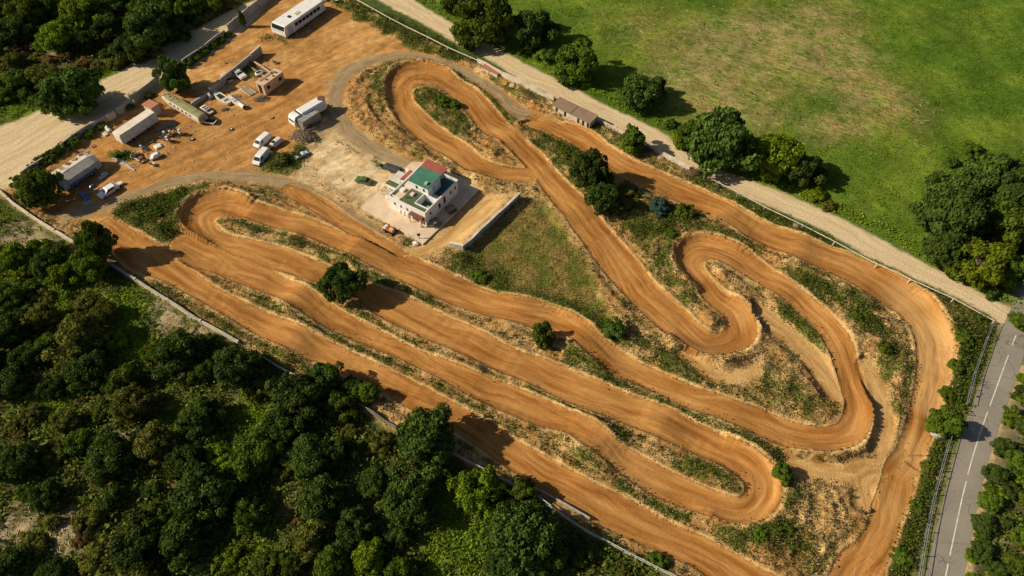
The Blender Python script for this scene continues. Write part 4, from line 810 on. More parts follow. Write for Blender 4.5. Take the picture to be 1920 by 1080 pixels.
def car(name, label, p0, p1, paint, kind='hatch', group=None):
    t = place(name, label, 'car', p0, p1, 4.3, group)
    pr = {'hatch': [(-2.1, .3), (-2.15, .9), (-1.95, 1.0), (-1.5, 1.43), (.2, 1.45), (1.05, .95), (2.0, .78), (2.15, .6), (2.15, .3)],
          'sedan': [(-2.15, .3), (-2.15, .9), (-1.45, .98), (-.95, 1.4), (.3, 1.42), (1.05, .95), (2.0, .8), (2.15, .6), (2.15, .3)],
          'pickup': [(-2.15, .35), (-2.15, .95), (-.35, .95), (-.3, 1.45), (.5, 1.47), (1.1, 1.0), (2.0, .88), (2.15, .7), (2.15, .35)]}[kind]
    wf = lambda x, z: .86 if z < .99 else .86-.32*(z-.98)
    MB().profile(pr, wf).build('body', paint, t, bevel=.04)
    xt, xb, zt, zb = ((.24, .98, 1.42, 1.0) if kind != 'pickup' else (.53, 1.05, 1.44, 1.04))
    MB().sheet([(xb, .72, zb), (xb, -.72, zb), (xt, -.66, zt), (xt, .66, zt)], .025).build('windscreen', M['glass'], t)
    r0, r1 = {'hatch': ((-1.55, 1.40), (-1.9, 1.04)), 'sedan': ((-1.0, 1.38), (-1.4, 1.02)), 'pickup': ((-.31, 1.40), (-.345, 1.0))}[kind]
    MB().sheet([(r1[0], -.70, r1[1]), (r1[0], .70, r1[1]), (r0[0], .64, r0[1]), (r0[0], -.64, r0[1])], .025).build('rear_window', M['glass'], t)
    a0 = -.25 if kind == 'pickup' else -1.2
    for s in (-1, 1):
        g = [(a0, s*.862, 1.0), (.85, s*.862, 1.0), (.25, s*.735, 1.37), (a0+.15, s*.735, 1.37)]
        MB().sheet(g if s < 0 else g[::-1], .02).build('side_window', M['glass'], t)
    if kind == 'pickup': MB().box(-2.05, -.45, -.72, .72, .952, .99).build('load_bed', M['black'], t)
    lamps(t, 2.14, .6, .66); carwheels(t, (-1.35, 1.35), .78, .31)
    return t
van('plain white van parked above the van with the trailer', (506, 258), (481, 280))
van('white van with dark windscreen, caravan close behind its tail', (503, 287), (481, 313))
car('estate_car', 'white estate car with dark windscreen beside the dirty grey trailer', (222, 351), (188, 373), M['white'], 'hatch')
t = place('light_trailer', 'small white boat shaped trailer behind the estate car', 'trailer', (232, 344), (218, 351), 2.2)
MB().loft([[(x, -w_, .35), (x, -w_, .8), (x, 0, .95), (x, w_, .8), (x, w_, .35)] for x, w_ in ((-1.1, .2), (-.8, .6), (.5, .7), (1.0, .45))]).build('body', M['white'], t); carwheels(t, (-.1,), .7, .28); MB().tube((1.0, 0, .4), (1.7, 0, .4), .05).build('drawbar', M['steel'], t)
car('small_car', 'small blue and white car in the shade of the dirty grey trailer', (202, 326), (187, 337), M['pale_blue'], 'hatch')
car('small_car', 'small plain blue car in the shade of the dirty grey trailer', (177, 347), (165, 356), M['blue'], 'hatch')
car('small_car', 'dark blue car standing behind a flat grey panel near the round bush', (154, 364), (166, 376), M['blue'], 'sedan')
t = place('scrap_board', 'flat grey sheet lying on the ground beside the dark blue car', 'board', (157, 383), (172, 376), 2.4); MB().box(-1.2, 1.2, -.9, .9, .05, .16).build('sheet', M['grey_panel'], t); MB().box(-1.0, 1.0, -.05, .05, .162, .22).build('batten', M['wood'], t)
t = place('girder', 'grey beam lying between the plain blue car and the estate car', 'girder', (174, 361), (187, 351), 2.4); MB().box(-1.2, 1.2, -.12, .12, 0, .2).box(-1.2, -1.0, -.2, .2, 0, .3).build('beam', M['grey_panel'], t)
car('pickup_truck', 'green pickup truck hitched to a dark covered trailer behind the house', (721, 317), (708, 309), M['green_car'], 'pickup')
t = place('covered_trailer', 'long dark canvas covered trailer behind the green pickup truck', 'trailer', (752, 325), (722, 315), 4.4)
MB().loft([[(x, -.85, .5), (x, -.85, 1.1), (x, -.5, 1.4*k), (x, .5, 1.4*k), (x, .85, 1.1), (x, .85, .5)] for x, k in ((-2.1, .9), (-1, 1), (.2, .96), (1.2, 1.02), (2, .9))]).build('canvas_cover', M['dark_tarp'], t); carwheels(t, (-.9, .1), .8, .3); MB().tube((2, 0, .5), (2.8, 0, .45), .06).build('drawbar', M['steel'], t)
car('green_car', 'olive green car standing alone on pale ground left of the house', (697, 346), (668, 338), M['green_car'], 'sedan')
car('wrecked_car', 'white wrecked car with bare engine bay beside the concrete wall', (437, 136), (459, 149), M['white'], 'hatch')
t = place('wrecked_car', 'round white car shell with open dark interior near the tan cabin', 'car', (495, 136), (479, 144), 3.4)
MB().loft([[(1.5*sx, 1.1*sy*k, z) for sx, sy in [(math.cos(a), math.sin(a)) for a in [2*math.pi*i/16 for i in range(16)]]] for k, z in ((.95, .25), (1.08, .6), (1.0, .95), (.72, 1.1))]).build('body', M['white'], t, smooth=True)
MB().loft([[(1.0*math.cos(a)+.15, .68*math.sin(a), z) for a in [2*math.pi*i/14 for i in range(14)]] for z in (1.0, 1.12)]).build('open_top', M['glass'], t); carwheels(t, (-.9, .9), .95, .3)
t = place('wrecked_car', 'small crushed grey white wreck between the wall and the white car', 'car', (420, 143), (434, 155), 3.6)
MB().profile([(-1.8, .2), (-1.8, .9), (-.8, .8), (-.3, 1.15), (.5, 1.0), (.9, .7), (1.7, .55), (1.8, .2)], lambda x, z: .75-.1*(x > 0)).build('body', M['white_old'], t, bevel=.05); MB().box(.4, 1.6, -.55, .55, .72, .8).build('engine_bay', M['black'], t); MB().box(-.7, .2, -.55, .55, 1.0, 1.17).build('window', M['glass'], t); carwheels(t, (-1.1, 1.1), .7, .28)
t = place('wrecked_car', 'low white car wreck with dark windows right of the mossy caravan', 'car', (380, 203), (398, 215), 4.3)
MB().profile([(-2.1, .25), (-2.1, .75), (-1.3, 1.05), (.4, 1.05), (1.2, .75), (2.1, .6), (2.1, .25)], lambda x, z: .8).build('body', M['white_old'], t, bevel=.05); carwheels(t, (-1.3, 1.3), .72, .28)
for a in (-1.1, -.2, .7): MB().box(a, a+.5, -.6, .6, 1.0 if a < .5 else .86, 1.09 if a < .5 else .99).build('window', M['glass'], t)
t = place('flatbed_trailer', 'low dark flatbed with upturned white tail behind the mossy caravan end', 'trailer', (384, 228), (406, 232), 4.0)
MB().box(-2, 1.6, -.9, .9, .4, .62).build('deck', M['black'], t); MB().sheet([(1.5, -.9, .5), (2.1, -.9, .9), (2.1, .9, .9), (1.5, .9, .5)], .1).build('tail_board', M['white'], t); MB().box(-2, 1.7, -1.0, -.9, .4, .9).build('side_board', M['white'], t); carwheels(t, (-.3, .6), .7, .3)
# lorry with grey skip
t = place('lorry', 'white lorry with long rounded white body standing beside a grey skip', 'truck', (613, 203), (550, 240), 8.0)
MB().profile([(2.2, .5), (2.2, 2.2), (2.5, 2.45), (3.5, 2.4), (3.75, 2.1), (4.0, 1.35), (4.0, .5)], lambda x, z: 1.05-.08*(z > 2)).build('cab', M['white'], t, bevel=.06)
MB().sheet([(3.99, .85, 1.4), (3.99, -.85, 1.4), (3.76, -.8, 2.05), (3.76, .8, 2.05)], .04).build('windscreen', M['glass'], t)
for s in (-1, 1): MB().box(2.9, 3.6, s*1.04-.02, s*1.04+.02, 1.4, 2.0).build('side_window', M['glass'], t)
MB().loft([[(x, -w_, .7), (x, -w_, 2.1), (x, -w_*.8, 2.5*k), (x, w_*.8, 2.5*k), (x, w_, 2.1), (x, w_, .7)] for x, w_, k in ((-3.6, .95, .9), (-3.0, 1.12, 1), (1.9, 1.12, 1.0), (2.0, 1.05, .95))]).build('cargo_body', M['white'], t, bevel=.04)
MB().loft([[(-3.3+.75*math.cos(a), .75*math.sin(a), z) for a in [2*math.pi*i/16 for i in range(16)]] for z in (2.45, 2.58)]).build('round_hatch', M['terracotta'], t)
MB().box(2.0, 2.25, -.9, .9, .6, 2.3).build('bulkhead', M['black'], t); MB().box(-3.6, 3.9, -.5, .5, .45, .75).build('chassis', M['black'], t); lamps(t, 3.99, .8, .85); wheels(t, (-2.4, -1.4, 3.0), .9, .45)
t = place('skip_container', 'open grey metal skip leaning against the white lorry', 'skip', (598, 224), (566, 245), 4.2)
for y in (-.95, .85): MB().box(-2.1, 2.1, y, y+.1, .2, 2.0).build('side_plate', M['steel'], t)
for x in (-2.1, 2.0): MB().box(x, x+.1, -.85, .85, .2, 1.9).build('end_plate', M['steel'], t)
MB().box(-2, 2, -.85, .85, .15, .25).build('floor_plate', M['rust'], t)
MB().sheet([(-1.9, -.84, 1.95), (1.9, -.84, 1.95), (1.9, .84, 1.55), (-1.9, .84, 1.55)], .06).build('lid', M['grey_panel'], t)
for k in range(4): MB().box(-1.6+k*.9, -1.5+k*.9, -1.0, -.95, .2, 2.0).build('rib', M['steel'], t)
t = place('scrap_board', 'pale blue panel lying in the shadow of the grey skip', 'board', (582, 240), (593, 229), 2.0); MB().box(-1, 1, -.55, .55, .05, .2).build('sheet', M['pale_blue'], t); MB().box(-1, 1, -.6, -.55, .05, .3).build('rim', M['steel'], t)
t = place('drum', 'orange drum standing behind the tail of the white lorry', 'drum', (611, 202), (616, 198), 1.0); MB().tube((-.5, 0, .35), (.5, 0, .35), .35, n=14).build('barrel', M['orange'], t); MB().tube((.5, 0, .35), (.55, 0, .35), .3, n=14).build('lid', M['rust'], t)
t = place('caravan', 'narrow white caravan with black front hitched behind the white van', 'caravan', (528, 264), (503, 285), 5.0)
MB().loft([[(x, -w_, .45), (x, -w_, 1.1), (x, -w_*.7, 1.6*k), (x, w_*.7, 1.6*k), (x, w_, 1.1), (x, w_, .45)] for x, w_, k in ((-2.5, .7, .7), (-2.2, .85, .95), (0, .85, 1), (.9, .7, .85))]).build('body', M['white_old'], t)
MB().box(.9, 2.3, -.6, .6, .5, 1.0).build('front_box', M['black'], t); MB().box(-1.4, -.6, -.9, -.8, .95, 1.3).build('window', M['glass'], t); MB().box(-.3, .5, -.5, .5, 1.5, 1.62).build('roof_hatch', M['black'], t); carwheels(t, (-.8,), .75, .3); MB().tube((2.2, 0, .45), (2.7, 0, .45), .06).build('drawbar', M['steel'], t)
t = place('wrecked_car', 'grey stripped car shell lying on the grass patch by the brush heap', 'car', (579, 288), (553, 300), 4.0)
MB().profile([(-1.9, .15), (-1.9, .7), (-1.1, .75), (-.8, .95), (-.2, .95), (.1, .6), (1.2, .65), (1.9, .45), (1.9, .15)], lambda x, z: .62).build('body', M['pale_blue'], t, bevel=.06); MB().box(-.1, .9, -.45, .45, .6, .72).build('cockpit', M['black'], t); MB().box(1.5, 2.1, -.5, .5, .1, .4).build('nose', M['white'], t); carwheels(t, (-1.4, 1.3), .66, .28)
t = place('old_pickup', 'white pickup cab with tan flank beside the white square box', 'pickup', (303, 291), (283, 301), 4.0)
MB().profile([(-1.9, .35), (-1.9, 1.0), (-1.2, 1.75), (.6, 1.75), (1.2, 1.2), (1.5, .9), (1.5, .35)], lambda x, z: .85-.12*(z > 1.3)).build('body', M['white'], t, bevel=.05)
MB().box(-1.2, .5, -.86, -.72, 1.2, 1.6).build('side_window', M['glass'], t); MB().sheet([(-1.85, -.65, 1.08), (-1.85, .65, 1.08), (-1.25, .6, 1.7), (-1.25, -.6, 1.7)], .03).build('rear_window', M['glass'], t)
MB().box(1.5, 2.1, -.55, .55, .4, .8).build('nose', M['white_old'], t); MB().box(-1.5, 1.2, -.87, -.83, .45, 1.0).build('rusty_flank', M['tan'], t, 0); carwheels(t, (-1.2, 1.0), .78, .33)
t = place('hot_tub', 'square white tub lying bottom up beside the scrap frames', 'tub', (303, 273), (291, 279), 2.0); MB().loft([[(-1*k, -1*k, z), (1*k, -1*k, z), (1*k, 1*k, z), (-1*k, 1*k, z)] for k, z in ((1, 0), (.96, .5), (.8, .62))]).build('shell', M['white'], t, bevel=.06); MB().tube((0, 0, .6), (0, 0, .66), .12).build('drain', M['black'], t)
# ------------------------------------------------------------------ scrap frames and bits
def scrap(label, px, py, kind, sz=1.0, rz=0.0, name='stripped_chassis', cat='scrap'):
    x, y = at(px, py); t = thing(name, label, cat, (x, y, hz(x, y)), rz, None, sz); rs = random.Random(int(px*7+py))
    if kind == 'bike':
        for dx in (-.65, .65):
            w_ = MB(); [w_.tube((dx+.32*math.cos(2*math.pi*i/12), 0, .33+.32*math.sin(2*math.pi*i/12)), (dx+.32*math.cos(2*math.pi*(i+1)/12), 0, .33+.32*math.sin(2*math.pi*(i+1)/12)), .06, n=6) for i in range(12)]; w_.build('wheel', M['tyre'], t)
        MB().tube((-.65, 0, .33), (-.2, 0, .75), .07).tube((.65, 0, .33), (.35, 0, .95), .06).tube((-.2, 0, .75), (.35, 0, .85), .09).tube((-.2, 0, .4), (.3, 0, .4), .16).build('frame', M['steel'], t)
        MB().box(-.75, -.05, -.14, .14, .76, .88).build('seat', M['black'], t); MB().box(.0, .4, -.16, .16, .86, 1.02).build('fuel_tank', M['white'], t); MB().tube((.33, -.4, 1.05), (.33, .4, 1.05), .03).build('handlebar', M['black'], t)
    elif kind == 'frame':
        mb = MB(); mb.box(-1.6, 1.6, -.6, -.45, .3, .45); mb.box(-1.6, 1.6, .45, .6, .3, .45)
        for x_ in (-1.6, -.3, .9, 1.5): mb.box(x_, x_+.12, -.45, .45, .3, .45)
        mb.build('frame_rails', M['white_old'], t); MB().box(.3, 1.1, -.4, .4, .4, .9).build('engine_block', M['rust'], t); MB().box(-1.3, -.5, -.5, .5, .45, .75).build('seat_pan', M['black'], t); carwheels(t, (-1.1, 1.1), .6, .3)
    elif kind == 'hull':
        MB().loft([[(x_, -w_, .1), (x_, -w_*1.1, .55), (x_, w_*1.1, .55), (x_, w_, .1)] for x_, w_ in ((-2.6, .25), (-1.6, .6), (.4, .75), (1.6, .6), (2.6, .35))]).build('hull', M['white_old'], t)
        MB().sheet([(-.9, -.4, .56), (.6, -.5, .56), (.6, .5, .56), (-.9, .35, .56)], .05).build('opening', M['black'], t); MB().box(1.0, 1.6, -.35, .35, .555, .75).build('hatch', M['tan'], t)
    elif kind == 'chassis':
        MB().box(-2.8, 1.2, -.5, .5, .25, .5).build('bed', M['white_old'], t); MB().tube((1.4, 0, .5), (2.7, 0, .5), .45, n=12).build('cylinder', M['white'], t); MB().tube((2.7, 0, .5), (2.76, 0, .5), .36, n=12).build('cap', M['black'], t); MB().box(-1.2, -.2, -.3, .3, .5, .62).build('plate', M['tan'], t)
    elif kind == 'planks':
        for k in range(9): MB().box(-1.6, 1.6, -.7+k*.16, -.6+k*.16, .05+.05*(k % 3), .13+.05*(k % 3), rz=rs.uniform(-.12, .12)).build('plank', M['wood'] if k % 3 else M['white_old'], t)
    elif kind == 'rods':
        for k in range(5): MB().tube((-1.5, -.3+k*.15, .1+.08*(k % 2)), (1.6, -.4+k*.2, .25), .05).build('rod', M['steel'], t)
    elif kind == 'seat':
        MB().box(-.4, .4, -.4, .4, .1, .5).build('cushion', M['white_old'], t, .05); MB().box(-.45, -.3, -.4, .4, .5, 1.0).build('backrest', M['black'], t, .04)
    elif kind == 'tyre':
        MB().loft([[(.42*k*math.cos(a), .42*k*math.sin(a), z) for a in [2*math.pi*i/14 for i in range(14)]] for k, z in ((1, 0), (1.05, .12), (1, .24), (.55, .22))]).build('tread', M['tyre'], t); MB().tube((0, 0, .1), (0, 0, .225), .24, n=10).build('hub', M['white_old'], t)
    elif kind == 'heap':
        for k in range(70):
            a = rs.uniform(0, 6.28); r_ = rs.random()**.6*2.2; p = Vector((r_*math.cos(a), r_*.62*math.sin(a), max(.05, .8*(1-r_/2.4)))); d = Vector((rs.uniform(-1, 1), rs.uniform(-1, 1), rs.uniform(-.2, .6)))*.8
            if k == 0: mb = MB()
            mb.tube(p-d, p+d, .05, .02, 5)
        mb.build('branches', M['wood'] if rz < 9 else M['rust'], t)
        MB().loft([[(k*1.9*math.cos(a), k*1.2*math.sin(a), z) for a in [2*math.pi*i/12 for i in range(12)]] for k, z in ((1, -.1), (.85, .35), (.4, .7))]).build('core', M['bark'], t)
    return t
for a in [("white motorbike lying in the shade of the long white trailer", 309, 257, 'bike', 1.2, .6), ("dark motorbike with white tank right of the white tub", 315, 266, 'bike', 1.3, -.4), ("white motorbike frame above the right scrap row", 321, 254, 'bike', 1.2, -.8),
          ("pale motorbike standing alone right of the scrap row", 338, 253, 'bike', 1.3, -.5), ("scrap motorbike with white frame below the long white trailer", 267, 281, 'bike', 1.1, -.9)]:
    scrap(*a, name='motorbike', cat='motorbike')
scrap("stripped white chassis with engine block, lowest in the scrap row", 262, 299, 'frame', .9, -.6); scrap("stripped pale chassis beside the white pickup cab", 256, 293, 'frame', .6, .4)
scrap("bundle of steel rods beside the long white trailer's end", 311, 238, 'rods', 1.2, .55, 'steel_rods'); scrap("bundle of bent rods in the shadow right of the scrap frames", 268, 276, 'rods', .9, -.7, 'steel_rods')
scrap("pale boat hull with a dark triangular opening in the yard", 416, 186, 'hull', 1.1, -.75, 'boat_hull', 'boat'); scrap("long white chassis ending in a black capped cylinder", 444, 195, 'chassis', 1.0, -.7, 'tank_trailer', 'trailer')
scrap("scattered pale planks in front of the tan cabin", 465, 170, 'planks', 1.2, -.7, 'plank_pile', 'planks'); scrap("small pile of planks in the shade below the yard wall", 437, 183, 'planks', .9, .3, 'plank_pile', 'planks')
scrap("dark scrap lump right of the low white car wreck", 422, 206, 'heap', .45, .2, 'scrap_heap', 'heap'); scrap("dark bushy heap of twigs below the tan cabin's corner", 490, 186, 'heap', .75, .2, 'brush_heap', 'heap')
scrap("big tangled heap of yellowish branches beside the grey skip", 572, 258, 'heap', 1.45, -.45, 'brush_heap', 'heap'); scrap("rusty coiled metal heap leaning at the white wall", 1298, 330, 'heap', .85, 9.5, 'rusty_coil', 'scrap')
scrap("white and black object lying on the orange dirt above the tan cabin", 517, 119, 'seat', .9, .3, 'old_armchair', 'armchair'); scrap("old orange and white seat lying by the white pickup cab", 288, 310, 'seat', .9, 1.2, 'old_armchair', 'armchair')
scrap("reddish seat lying left of the white tub", 284, 266, 'seat', .8, 2, 'old_armchair', 'armchair'); scrap("white seat frame lying in front of the long bus", 565, 50, 'seat', 1.2, .5, 'old_armchair', 'armchair'); scrap("white scrap frame lying in the bus shadow", 581, 52, 'frame', .5, -.2)
scrap("pale scrap frame at the top edge behind the bus", 606, 3, 'frame', .8, .5); scrap("dark tyre on the dirt at the top edge of the yard", 632, 5, 'tyre', 1.6, 0, 'tyre', 'tyre')
scrap("white tyre lying near the mossy caravan's foot", 361, 262, 'tyre', .9, 0, 'tyre', 'tyre'); scrap("dark tyre lying on the orange dirt between trailer and vans", 434, 243, 'tyre', .9, 0, 'tyre', 'tyre'); scrap("dark tyre lying on the yard right of the mossy caravan", 510, 221, 'tyre', .8, 0, 'tyre', 'tyre')
scrap("low frame with yellow posts behind the long white trailer", 265, 219, 'frame', .8, .8)
t = place('tarpaulin', 'crumpled white sheet draped beside the wall left of the red roofed shed', 'tarpaulin', (193, 238), (208, 248), 2.4)
MB().loft([[(x, -.35-.1*math.sin(x*3), 0), (x, -.2, .5+.2*math.sin(x*4)), (x, .25, .6+.15*math.cos(x*5)), (x, .5+.1*math.cos(x*3), 0)] for x in np.linspace(-1.2, 1.2, 9)]).build('sheet', M['white_old'], t, smooth=True); MB().box(.6, 1.5, -1.3, -.6, 0, .25).build('board', M['white_old'], t)
t = place('tarpaulin', 'white crumpled sheet hanging over the end of the yard wall', 'tarpaulin', (388, 178), (398, 186), 2.0)
MB().loft([[(x, -.4-.1*math.sin(x*3), 0), (x, -.2, .9+.2*math.sin(x*4)), (x, .25, 1.1+.15*math.cos(x*5)), (x, .5+.1*math.cos(x*3), 0)] for x in np.linspace(-1, 1, 8)]).build('sheet', M['grey_panel'], t, smooth=True); MB().box(-1, 1, -.7, -.45, 0, .3).build('fold', M['grey_panel'], t)
t = place('scrap_board', 'long grey metal sheet lying flat on the dirt below the white trailer', 'sheet', (212, 295), (252, 320), 6.0)
MB().poly([(-3, -.35, .04), (3, -.2, .04), (3, .2, .04), (-2.4, .6, .04), (-3, -.35, .09), (3, -.2, .09), (3, .2, .09), (-2.4, .6, .09)], [(0, 3, 2, 1), (4, 5, 6, 7), (0, 1, 5, 4), (1, 2, 6, 5), (2, 3, 7, 6), (3, 0, 4, 7)]).build('sheet', M['grey_panel'], t); MB().tube((1.0, .1, .14), (3.2, .0, .14), .08).build('pipe', M['steel'], t)
# ------------------------------------------------------------------ around the house
def at_slab(px, py): x, y = at(px, py, .3); return (x, y, .30)
for k, (px, py, lb) in enumerate(((728, 373, 'upper of two white round barrels left of the house front'), (733, 376, 'lower of two white round barrels left of the house front'), (752, 398, 'leftmost white barrel on the slab before the house front'), (759, 402, 'middle white barrel on the slab before the house front'), (766, 406, 'white barrel nearest the reddish canopy of the house'))):
    t = thing('barrel', lb, 'barrel', at_slab(px, py), 0, 'white barrels by the house'); MB().loft([[(r_*math.cos(a), r_*math.sin(a), z) for a in [2*math.pi*i/14 for i in range(14)]] for r_, z in ((.30, 0), (.36, .3), (.36, .55), (.28, .8))]).build('drum', M['white'], t, smooth=False); MB().tube((0, 0, .80), (0, 0, .84), .22, n=12).build('lid', M['white_old'], t)
for px, py, lb in ((846, 395, 'dark table set with chairs on the shaded slab, upper one'), (817, 420, 'dark table set on the shaded slab, near the house corner')):
    t = thing('table_set', lb, 'table', at_slab(px, py), .6); MB().box(-.8, .8, -.45, .45, .68, .75).build('tabletop', M['wood'], t)
    for sx in (-.7, .7):
        for sy in (-.35, .35): MB().box(sx-.04, sx+.04, sy-.04, sy+.04, 0, .679).build('leg', M['black'], t)
    for s in (-1, 1): MB().box(-.7, .7, s*.75-.15, s*.75+.15, .40, .46).box(-.65, -.58, s*.75-.1, s*.75+.1, 0, .4).box(.58, .65, s*.75-.1, s*.75+.1, 0, .4).build('bench', M['black'], t)
t = place('quad_bike', 'orange and white quad bike on the dirt below the slab', 'quad bike', (742, 442), (722, 431), 2.0)
MB().profile([(-.9, .4), (-.8, .8), (-.1, .7), (.2, .95), (.5, .8), (.95, .6), (.95, .4)], lambda x, z: .3).build('body', M['orange'], t, bevel=.05); MB().box(-.7, 0, -.2, .2, .75, .9).build('seat', M['tan'], t); MB().tube((.3, -.45, 1.05), (.3, .45, 1.05), .04).build('handlebar', M['black'], t); MB().box(.5, 1.0, -.4, .4, .6, .7).build('front_rack', M['white'], t); carwheels(t, (-.65, .65), .45, .3)
t = thing('signpost', 'dark box on a short post at the lower corner of the slab', 'post', at_slab(786, 447)); MB().tube((0, 0, 0), (0, 0, 1.0), .06).build('post', M['black'], t); MB().box(-.25, .25, -.1, .1, .7, 1.1).build('box', M['black'], t)
t = thing('parasol', 'folded white parasol at the front corner of the house', 'parasol', at_slab(790, 425)); MB().tube((0, 0, 0), (0, 0, 1.9), .035).build('pole', M['wood'], t); MB().tube((0, 0, .7), (0, 0, 1.85), .22, .05).build('canopy', M['white_old'], t); MB().tube((0, 0, 0), (0, 0, .08), .25).build('base', M['concrete'], t)
x, y = at(781, 457); t = thing('boulder', 'white boulder at the lowest tip of the concrete slab', 'boulder', (x, y, hz(x, y)))
def rock(r_, seed, flat=.6):
    rs = random.Random(seed); bm = bmesh.new(); bmesh.ops.create_icosphere(bm, subdivisions=2, radius=r_)
    for v in bm.verts: v.co *= rs.uniform(.78, 1.15); v.co.z *= flat
    me = bpy.data.meshes.new('rock'); bm.to_mesh(me); bm.free(); return me
def rock_thing(name, label, px, py, r_, m='stone'):
    x, y = at(px, py); me = rock(r_, int(px+py)); me.materials.append(M[m]); o = bpy.data.objects.new(name, me); COL.objects.link(o); o.location = (x, y, hz(x, y)+r_*.2); tag(o, label, 'boulder')
bpy.data.objects.remove(t)
rock_thing('boulder', 'white boulder at the lowest tip of the concrete slab', 780, 458, .6, 'white_old')
rock_thing('boulder', 'pale boulder by the white wall left of the brown roofed shed', 962, 166, .8); rock_thing('boulder', 'flat pale boulder near the round green bush by the wall', 1238, 300, .6)
rock_thing('boulder', 'pale boulder in the weeds below the rusty coil', 1342, 352, .55); rock_thing('boulder', 'grey boulder beside the roadside tree and the mesh fence', 1757, 815, 1.0, 'concrete'); rock_thing('boulder', 'reddish boulder in the weeds of the right fence strip', 1490, 430, .6)
rock_thing('boulder', 'brown stony lump in the infield below the S bend', 1440, 690, .7, 'bark'); rock_thing('boulder', 'pale boulder at the edge of the upper loop island', 888, 245, .7)
# ------------------------------------------------------------------ trees
def leaf_mat(name, c, var=.45):
    m = bpy.data.materials.new(name); n, b = nodes_of(m); L = n.links.new
    a = n.nodes.new('ShaderNodeAttribute'); a.attribute_name = 'tint'
    rp = n.nodes.new('ShaderNodeValToRGB'); e = rp.color_ramp.elements
    e[0].position = 0; e[1].position = 1
    e[0].color = (c[0]*(1-var)*.8, c[1]*(1-var), c[2]*(1-var), 1); e[1].color = (c[0]*(1+var*1.25), c[1]*(1+var), c[2]*(1+var*.6), 1)
    L(a.outputs['Fac'], rp.inputs[0]); oi = n.nodes.new('ShaderNodeObjectInfo'); hs_ = n.nodes.new('ShaderNodeHueSaturation')
    mr = n.nodes.new('ShaderNodeMapRange'); mr.inputs[3].default_value = .78; mr.inputs[4].default_value = 1.25; L(oi.outputs['Random'], mr.inputs[0]); L(mr.outputs[0], hs_.inputs['Value'])
    mr2 = n.nodes.new('ShaderNodeMapRange'); mr2.inputs[3].default_value = .485; mr2.inputs[4].default_value = .508; L(oi.outputs['Random'], mr2.inputs[0]); L(mr2.outputs[0], hs_.inputs['Hue'])
    L(rp.outputs[0], hs_.inputs['Color']); L(hs_.outputs[0], b.inputs['Base Color']); b.inputs['Roughness'].default_value = .75; b.inputs['Specular IOR Level'].default_value = .12
    tr_ = n.nodes.new('ShaderNodeBsdfTranslucent'); L(hs_.outputs[0], tr_.inputs[0]); mx = n.nodes.new('ShaderNodeMixShader'); mx.inputs[0].default_value = .30
    L(b.outputs[0], mx.inputs[1]); L(tr_.outputs[0], mx.inputs[2]); L(mx.outputs[0], n.nodes['Material Output'].inputs[0]); return m
LEAF = dict(dark=leaf_mat('dark_oak_leaf', (.070, .116, .020)), mid=leaf_mat('green_leaf', (.104, .162, .016)), bright=leaf_mat('bright_leaf', (.165, .235, .012)), olive=leaf_mat('olive_scrub_leaf', (.155, .165, .030)), brown=leaf_mat('brownish_scrub_leaf', (.22, .145, .050)), blue=leaf_mat('blue_green_leaf', (.07, .14, .12)))
def quads_mesh(name, P, Nn, S, tint, m):
    """many small leaf quads: centre, normal, size"""
    n = len(P); r_ = RNG.normal(size=(n, 3)); U = np.cross(Nn, r_); U /= np.linalg.norm(U, axis=1)[:, None]+1e-9; V = np.cross(Nn, U); V /= np.linalg.norm(V, axis=1)[:, None]+1e-9
    U = U*S[:, None]; V = V*(S*RNG.uniform(.55, .95, n))[:, None]
    co = np.stack([P-U, P-V*.9, P+U, P+V*.9], 1).reshape(-1, 3).astype(np.float32)
    me = bpy.data.meshes.new(name); me.vertices.add(4*n); me.vertices.foreach_set('co', co.ravel()); me.loops.add(4*n); me.loops.foreach_set('vertex_index', np.arange(4*n, dtype=np.int32))
    me.polygons.add(n); me.polygons.foreach_set('loop_start', np.arange(0, 4*n, 4, dtype=np.int32)); me.polygons.foreach_set('loop_total', np.full(n, 4, np.int32)); me.update(calc_edges=True)
    a = me.attributes.new('tint', 'FLOAT', 'FACE'); a.data.foreach_set('value', tint.astype(np.float32)); me.materials.append(m); return me
